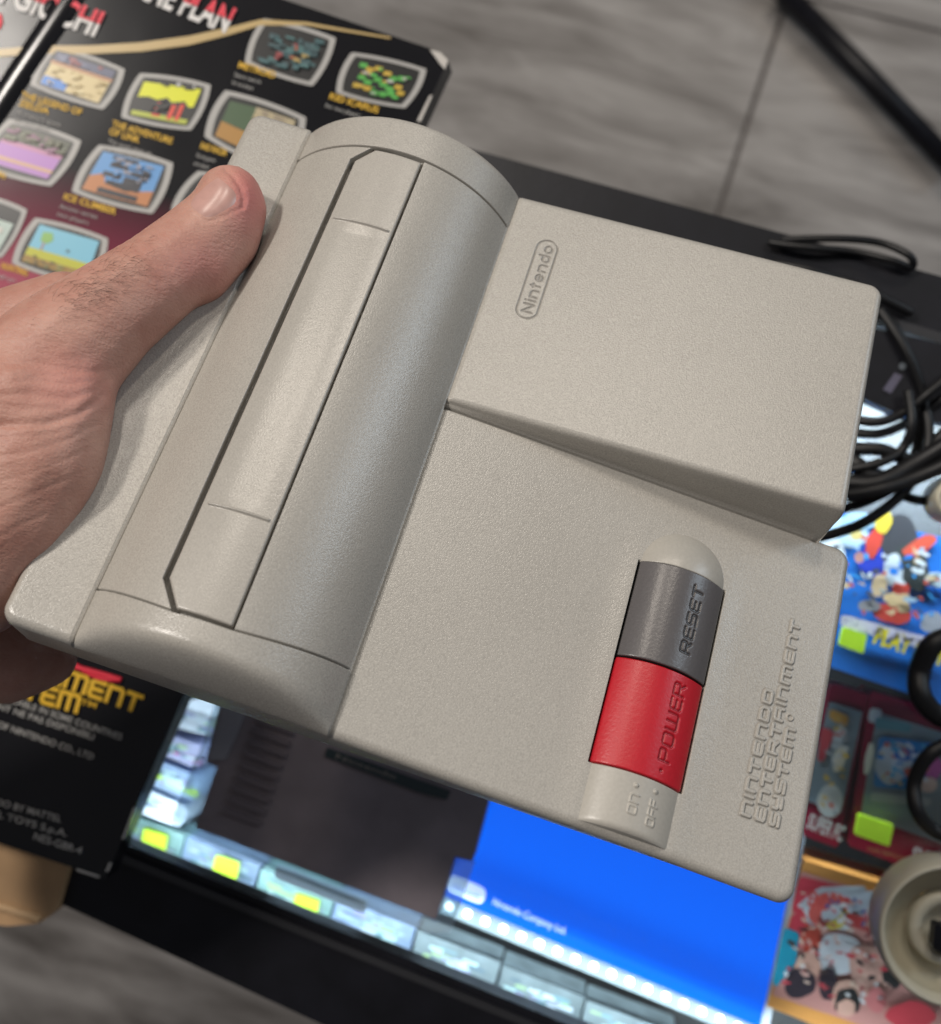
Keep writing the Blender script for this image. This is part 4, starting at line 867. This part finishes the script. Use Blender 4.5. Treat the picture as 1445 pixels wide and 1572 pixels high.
# ================================================================== HAND
def cam_pt(px, py, d): return Vector(((px - PX0) / F * d, (py - PY0) / F * d, d))
SKIN = bpy.data.materials.new('skin'); SKIN.use_nodes = True; nt = SKIN.node_tree; b = nt.nodes['Principled BSDF']; N = nt.nodes.new; L = nt.links.new
tc = N('ShaderNodeTexCoord'); n1 = N('ShaderNodeTexNoise'); n1.inputs['Scale'].default_value = 70; n1.inputs['Detail'].default_value = 9; n1.inputs['Roughness'].default_value = .68; L(tc.outputs['Object'], n1.inputs['Vector'])
cr = N('ShaderNodeValToRGB'); cr.color_ramp.elements[0].position = .32; cr.color_ramp.elements[0].color = (.41, .195, .15, 1); cr.color_ramp.elements[1].position = .72; cr.color_ramp.elements[1].color = (.54, .315, .25, 1); L(n1.outputs['Fac'], cr.inputs['Fac'])
at = N('ShaderNodeAttribute'); at.attribute_name = 'flush'; mi = N('ShaderNodeMix'); mi.data_type = 'RGBA'; L(at.outputs['Fac'], mi.inputs['Factor']); L(cr.outputs['Color'], mi.inputs[6]); mi.inputs[7].default_value = (.60, .21, .19, 1)
L(mi.outputs[2], b.inputs['Base Color']); b.inputs['Roughness'].default_value = .46; b.inputs['Specular IOR Level'].default_value = .4
b.inputs['Subsurface Weight'].default_value = .10; b.inputs['Subsurface Radius'].default_value = (1, .35, .2); b.inputs['Subsurface Scale'].default_value = .003
# fine skin relief: stretched pores/lines plus cells
mpn = N('ShaderNodeMapping'); mpn.inputs['Rotation'].default_value = (0, 0, .5); mpn.inputs['Scale'].default_value = (1, 2.6, 1); L(tc.outputs['Object'], mpn.inputs['Vector'])
n2 = N('ShaderNodeTexNoise'); n2.inputs['Scale'].default_value = 650; n2.inputs['Detail'].default_value = 4; L(mpn.outputs[0], n2.inputs['Vector'])
vo = N('ShaderNodeTexVoronoi'); vo.feature = 'DISTANCE_TO_EDGE'; vo.inputs['Scale'].default_value = 900; L(tc.outputs['Object'], vo.inputs['Vector'])
am = N('ShaderNodeMath'); am.operation = 'MULTIPLY_ADD'; am.inputs[1].default_value = .5; L(vo.outputs['Distance'], am.inputs[0]); L(n2.outputs['Fac'], am.inputs[2])
bn = N('ShaderNodeBump'); bn.inputs['Distance'].default_value = .0002; bn.inputs['Strength'].default_value = 1; L(am.outputs[0], bn.inputs['Height']); L(bn.outputs['Normal'], b.inputs['Normal'])

# limbs: (px, py, depth, radius_mm); chains of tapered capsules fused into one surface
CH = [
    # thumb
    [(350, 312, .2965, 9.0), (338, 342, .2960, 10.4), (300, 382, .2940, 11.6), (245, 425, .2880, 11.9), (170, 480, .2810, 13.2), (95, 545, .2770, 16.0), (20, 640, .2760, 20.3), (-70, 760, .2900, 27)],
    [(352, 305, .2985, 9.2), (362, 322, .2985, 8.6), (345, 365, .2970, 9.6), (300, 415, .2925, 9.6)],
    # thenar mass along the rear edge of the console
    [(100, 560, .2760, 13.4), (94, 625, .2710, 12.7), (55, 705, .2690, 16.5), (4, 790, .2690, 17.5), (-60, 870, .2710, 19.2)],
    [(36, 640, .2730, 19.2), (-20, 720, .2770, 23.6), (-120, 800, .2950, 32), (-260, 900, .31, 38)],
    # index side of the hand, behind the thumb
    [(100, 470, .3080, 10), (30, 520, .3120, 15), (-60, 590, .3150, 20), (-160, 700, .3150, 30)],
    # palm behind the console edge
    [(-20, 650, .315, 22), (-60, 760, .32, 26), (-80, 880, .325, 24)],
    # index finger under the console
    [(-60, 600, .335, 13), (60, 560, .362, 10.5), (170, 560, .372, 9.2), (250, 570, .372, 8)],
    # middle finger
    [(-80, 720, .34, 13), (50, 680, .366, 10.5), (170, 690, .376, 9.2), (260, 710, .376, 8)],
    # ring finger
    [(-90, 830, .335, 12.5), (30, 800, .358, 10), (150, 810, .368, 9), (230, 830, .368, 8)],
    # little finger, showing below the corner of the console
    [(-120, 960, .318, 15), (-50, 985, .322, 14), (5, 1012, .328, 13.5), (46, 1014, .333, 10.5), (76, 1012, .336, 8.4)],
    [(-90, 880, .325, 22), (-130, 960, .32, 20)],
    # wrist
    [(-160, 800, .31, 34), (-330, 960, .32, 34), (-520, 1120, .33, 34)],
]
V, Fc = [], []
def add_sphere(c, r, n=10):
    bm = bmesh.new(); bmesh.ops.create_icosphere(bm, subdivisions=2, radius=r); b0 = len(V)
    bm.verts.ensure_lookup_table()
    for v in bm.verts: V.append(v.co + c)
    for f in bm.faces: Fc.append(tuple(b0 + v.index for v in f.verts))
    bm.free()
for ch in CH:
    pts = [(cam_pt(*c[:3]), c[3] / 1000) for c in ch]
    for (p, r0), (q, r1) in zip(pts, pts[1:]):
        n = max(2, int((q - p).length / (min(r0, r1) * .16)))
        for i in range(n + (1 if (q, r1) == pts[-1] else 0)):
            t = i / n; add_sphere(cvw(p.lerp(q, t)), r0 + (r1 - r0) * t)
raw = new_mesh('hand', V, Fc, None)
md = raw.modifiers.new('r', 'REMESH'); md.mode = 'VOXEL'; md.voxel_size = .0011
md = raw.modifiers.new('s', 'SMOOTH'); md.factor = .6; md.iterations = 14
md = raw.modifiers.new('u', 'SUBSURF'); md.levels = 1; md.render_levels = 1
hand = bake(raw); hand.name = 'hand'; me = hand.data; me.materials.clear(); me.materials.append(SKIN)
nv = len(me.vertices); co = np.empty(nv * 3); me.vertices.foreach_get('co', co); co = co.reshape(-1, 3)
no = np.empty(nv * 3); me.vertices.foreach_get('normal', no); no = no.reshape(-1, 3)
cvc = (co - np.array([0, 0, H_CAM])) @ np.array(CV2W); pxy = np.stack([F * cvc[:, 0] / cvc[:, 2] + PX0, F * cvc[:, 1] / cvc[:, 2] + PY0], 1)
cvn = no @ np.array(CV2W); facing = np.clip(-cvn[:, 2] * 2, 0, 1)
# creases: (polyline, depth mm, width px)
CR = [([(182, 565), (150, 572), (110, 568), (60, 556), (10, 560)], .55, 5), ([(160, 606), (120, 636), (70, 650), (0, 652)], 1.3, 6), ([(172, 578), (150, 600), (100, 612), (40, 604), (0, 606)], .7, 6),
      ([(200, 366), (215, 385), (236, 402), (262, 412)], .40, 4), ([(188, 372), (204, 398), (226, 420), (246, 432)], .45, 4.5), ([(178, 384), (190, 408), (210, 430), (232, 444)], .3, 4), ([(214, 356), (232, 374), (252, 386)], .25, 4),
      ([(266, 446), (274, 462), (280, 482)], .4, 5), ([(120, 500), (150, 520), (190, 530)], .2, 4), ([(90, 500), (120, 492), (170, 505)], .18, 4),
      ([(0, 590), (50, 582), (100, 590), (140, 584)], .35, 4), ([(0, 700), (60, 690), (110, 672), (150, 650)], .5, 5), ([(0, 740), (50, 724), (100, 705), (138, 690)], .3, 4), ([(0, 780), (40, 762), (80, 745), (120, 728)], .35, 4), ([(0, 670), (60, 668), (130, 655)], .25, 3),
      ([(0, 620), (40, 628), (90, 625)], .3, 4), ([(60, 540), (90, 552), (130, 548)], .2, 4), ([(0, 824), (30, 806), (70, 790)], .3, 4), ([(20, 530), (60, 520), (100, 530)], .2, 4),
      ([(346, 259), (358, 270), (369, 286), (375, 304), (373, 316)], 1.1, 4), ([(371, 319), (346, 331), (318, 341), (296, 330), (283, 318)], .5, 3)]
for k in range(46):   # small random wrinkles following the folds
    x = random.uniform(-5, 165); y = random.uniform(470, 830); l_ = random.uniform(14, 46); a_ = -.25 + random.uniform(-.35, .35)
    CR.append(([(x, y), (x + l_ * .5 * math.cos(a_), y + l_ * .5 * math.sin(a_) + random.uniform(-3, 3)), (x + l_ * math.cos(a_), y + l_ * math.sin(a_))], random.uniform(.08, .16), random.uniform(1.6, 2.6)))
disp = np.zeros(nv)
for l, dm, wp in CR:
    if dm: d = sd_strokes(pxy[:, 0], pxy[:, 1], [l]); dm *= .32; disp -= dm / 1000 * np.exp(-(d / wp) ** 2); disp += dm * .2 / 1000 * np.exp(-((d - wp * 2) / wp) ** 2)
# nail bed hollow rim
NAILC = np.array([330, 300])
co += no * (disp * facing)[:, None]
me.vertices.foreach_set('co', co.ravel()); me.update()
fl = .9 * np.exp(-((pxy[:, 0] - 385) / 38) ** 2 - ((pxy[:, 1] - 300) / 55) ** 2) + .35 * np.exp(-((pxy[:, 0] - 310) / 60) ** 2 - ((pxy[:, 1] - 410) / 45) ** 2) + .35 * np.exp(-((pxy[:, 0] - 110) / 60) ** 2 - ((pxy[:, 1] - 590) / 50) ** 2)
atf = me.attributes.new('flush', 'FLOAT', 'POINT'); atf.data.foreach_set('value', np.clip(fl, 0, 1).astype(np.float32))
me.polygons.foreach_set('use_smooth', [True] * len(me.polygons))
me.name = 'hand'; put(hand, label='bare hand gripping the back edge of the console, thumb resting on top', cat='hand')
bpy.context.view_layer.update()
bvh = BVHTree.FromObject(hand, bpy.context.evaluated_depsgraph_get())
origin = Vector((0, 0, H_CAM))
def hit(px, py):
    loc, nrm, i, d = bvh.ray_cast(origin, ray(px, py).normalized()); return loc, nrm
# nail: grid between cuticle edge and free edge
nq = [(338, 262), (372, 303), (320, 341), (283, 310)]     # tip-left, tip-right, root-right, root-left
m_nail = mat('fingernail', (.50, .29, .25), .28, noise=(300, .08, 2))
nu, nvv = 18, 18; V, Fc = [], []; ok = True
for i in range(nu + 1):
    for j in range(nvv + 1):
        u, v = i / nu, j / nvv; uu = u * 2 - 1; vv = v * 2 - 1
        sq = (uu * math.sqrt(1 - vv * vv / 2.6), vv * math.sqrt(1 - uu * uu / 2.6))
        p = quad_uv(nq, sq[0] * .60 + .5, sq[1] * .60 + .5); h, n = hit(*p)
        if h is None: h, n = last_h, last_n
        last_h, last_n = h, n
        V.append(h + n * (.00040 * (1 - max(abs(uu), abs(vv)) ** 6) - .0001))
for i in range(nu):
    for j in range(nvv): a0 = i * (nvv + 1) + j; Fc.append((a0, a0 + 1, a0 + nvv + 2, a0 + nvv + 1))
# smooth the nail positions
arr = np.array(V).reshape(nu + 1, nvv + 1, 3)
for _ in range(6): arr[1:-1, 1:-1] = (arr[:-2, 1:-1] + arr[2:, 1:-1] + arr[1:-1, :-2] + arr[1:-1, 2:]) / 4
nail = new_mesh('fingernail', arr.reshape(-1, 3), Fc, m_nail)
put(nail, hand)
# short hairs on the thumb base
V, Fc = [], []
for k in range(300):
    x = random.gauss(150, 40); y = 436 - (x - 150) * .5 + random.gauss(0, 20)
    if x > 240 or x < 40: continue
    h, n = hit(x, y)
    if h is None: continue
    a_ = random.gauss(.25, .35); ln = random.uniform(.002, .0052); dpx = hit(x + 8 * math.cos(a_), y + 8 * math.sin(a_))[0]
    if dpx is None or (dpx - h).length > .01: continue
    t = (dpx - h).normalized(); wv = n.cross(t).normalized() * .00002; curl = random.uniform(.1, .45)
    pts = [h + t * ln * s + n * ln * curl * math.sin(s * 2.4) + wv * 12 * math.sin(s * 3) for s in (0, .25, .5, .75, 1)]
    b0 = len(V)
    for s, p in enumerate(pts):
        f_ = 1 - s / 4.4; V += [p - wv * f_, p + wv * f_, p + n * .00005 * f_]
    for s in range(4):
        i0 = b0 + s * 3
        for a1, a2 in ((0, 1), (1, 2), (2, 0)): Fc.append((i0 + a1, i0 + a2, i0 + 3 + a2, i0 + 3 + a1))
hair = new_mesh('hair', V, Fc, mat('dark_hair', (.07, .04, .028), .5)); put(hair, hand)
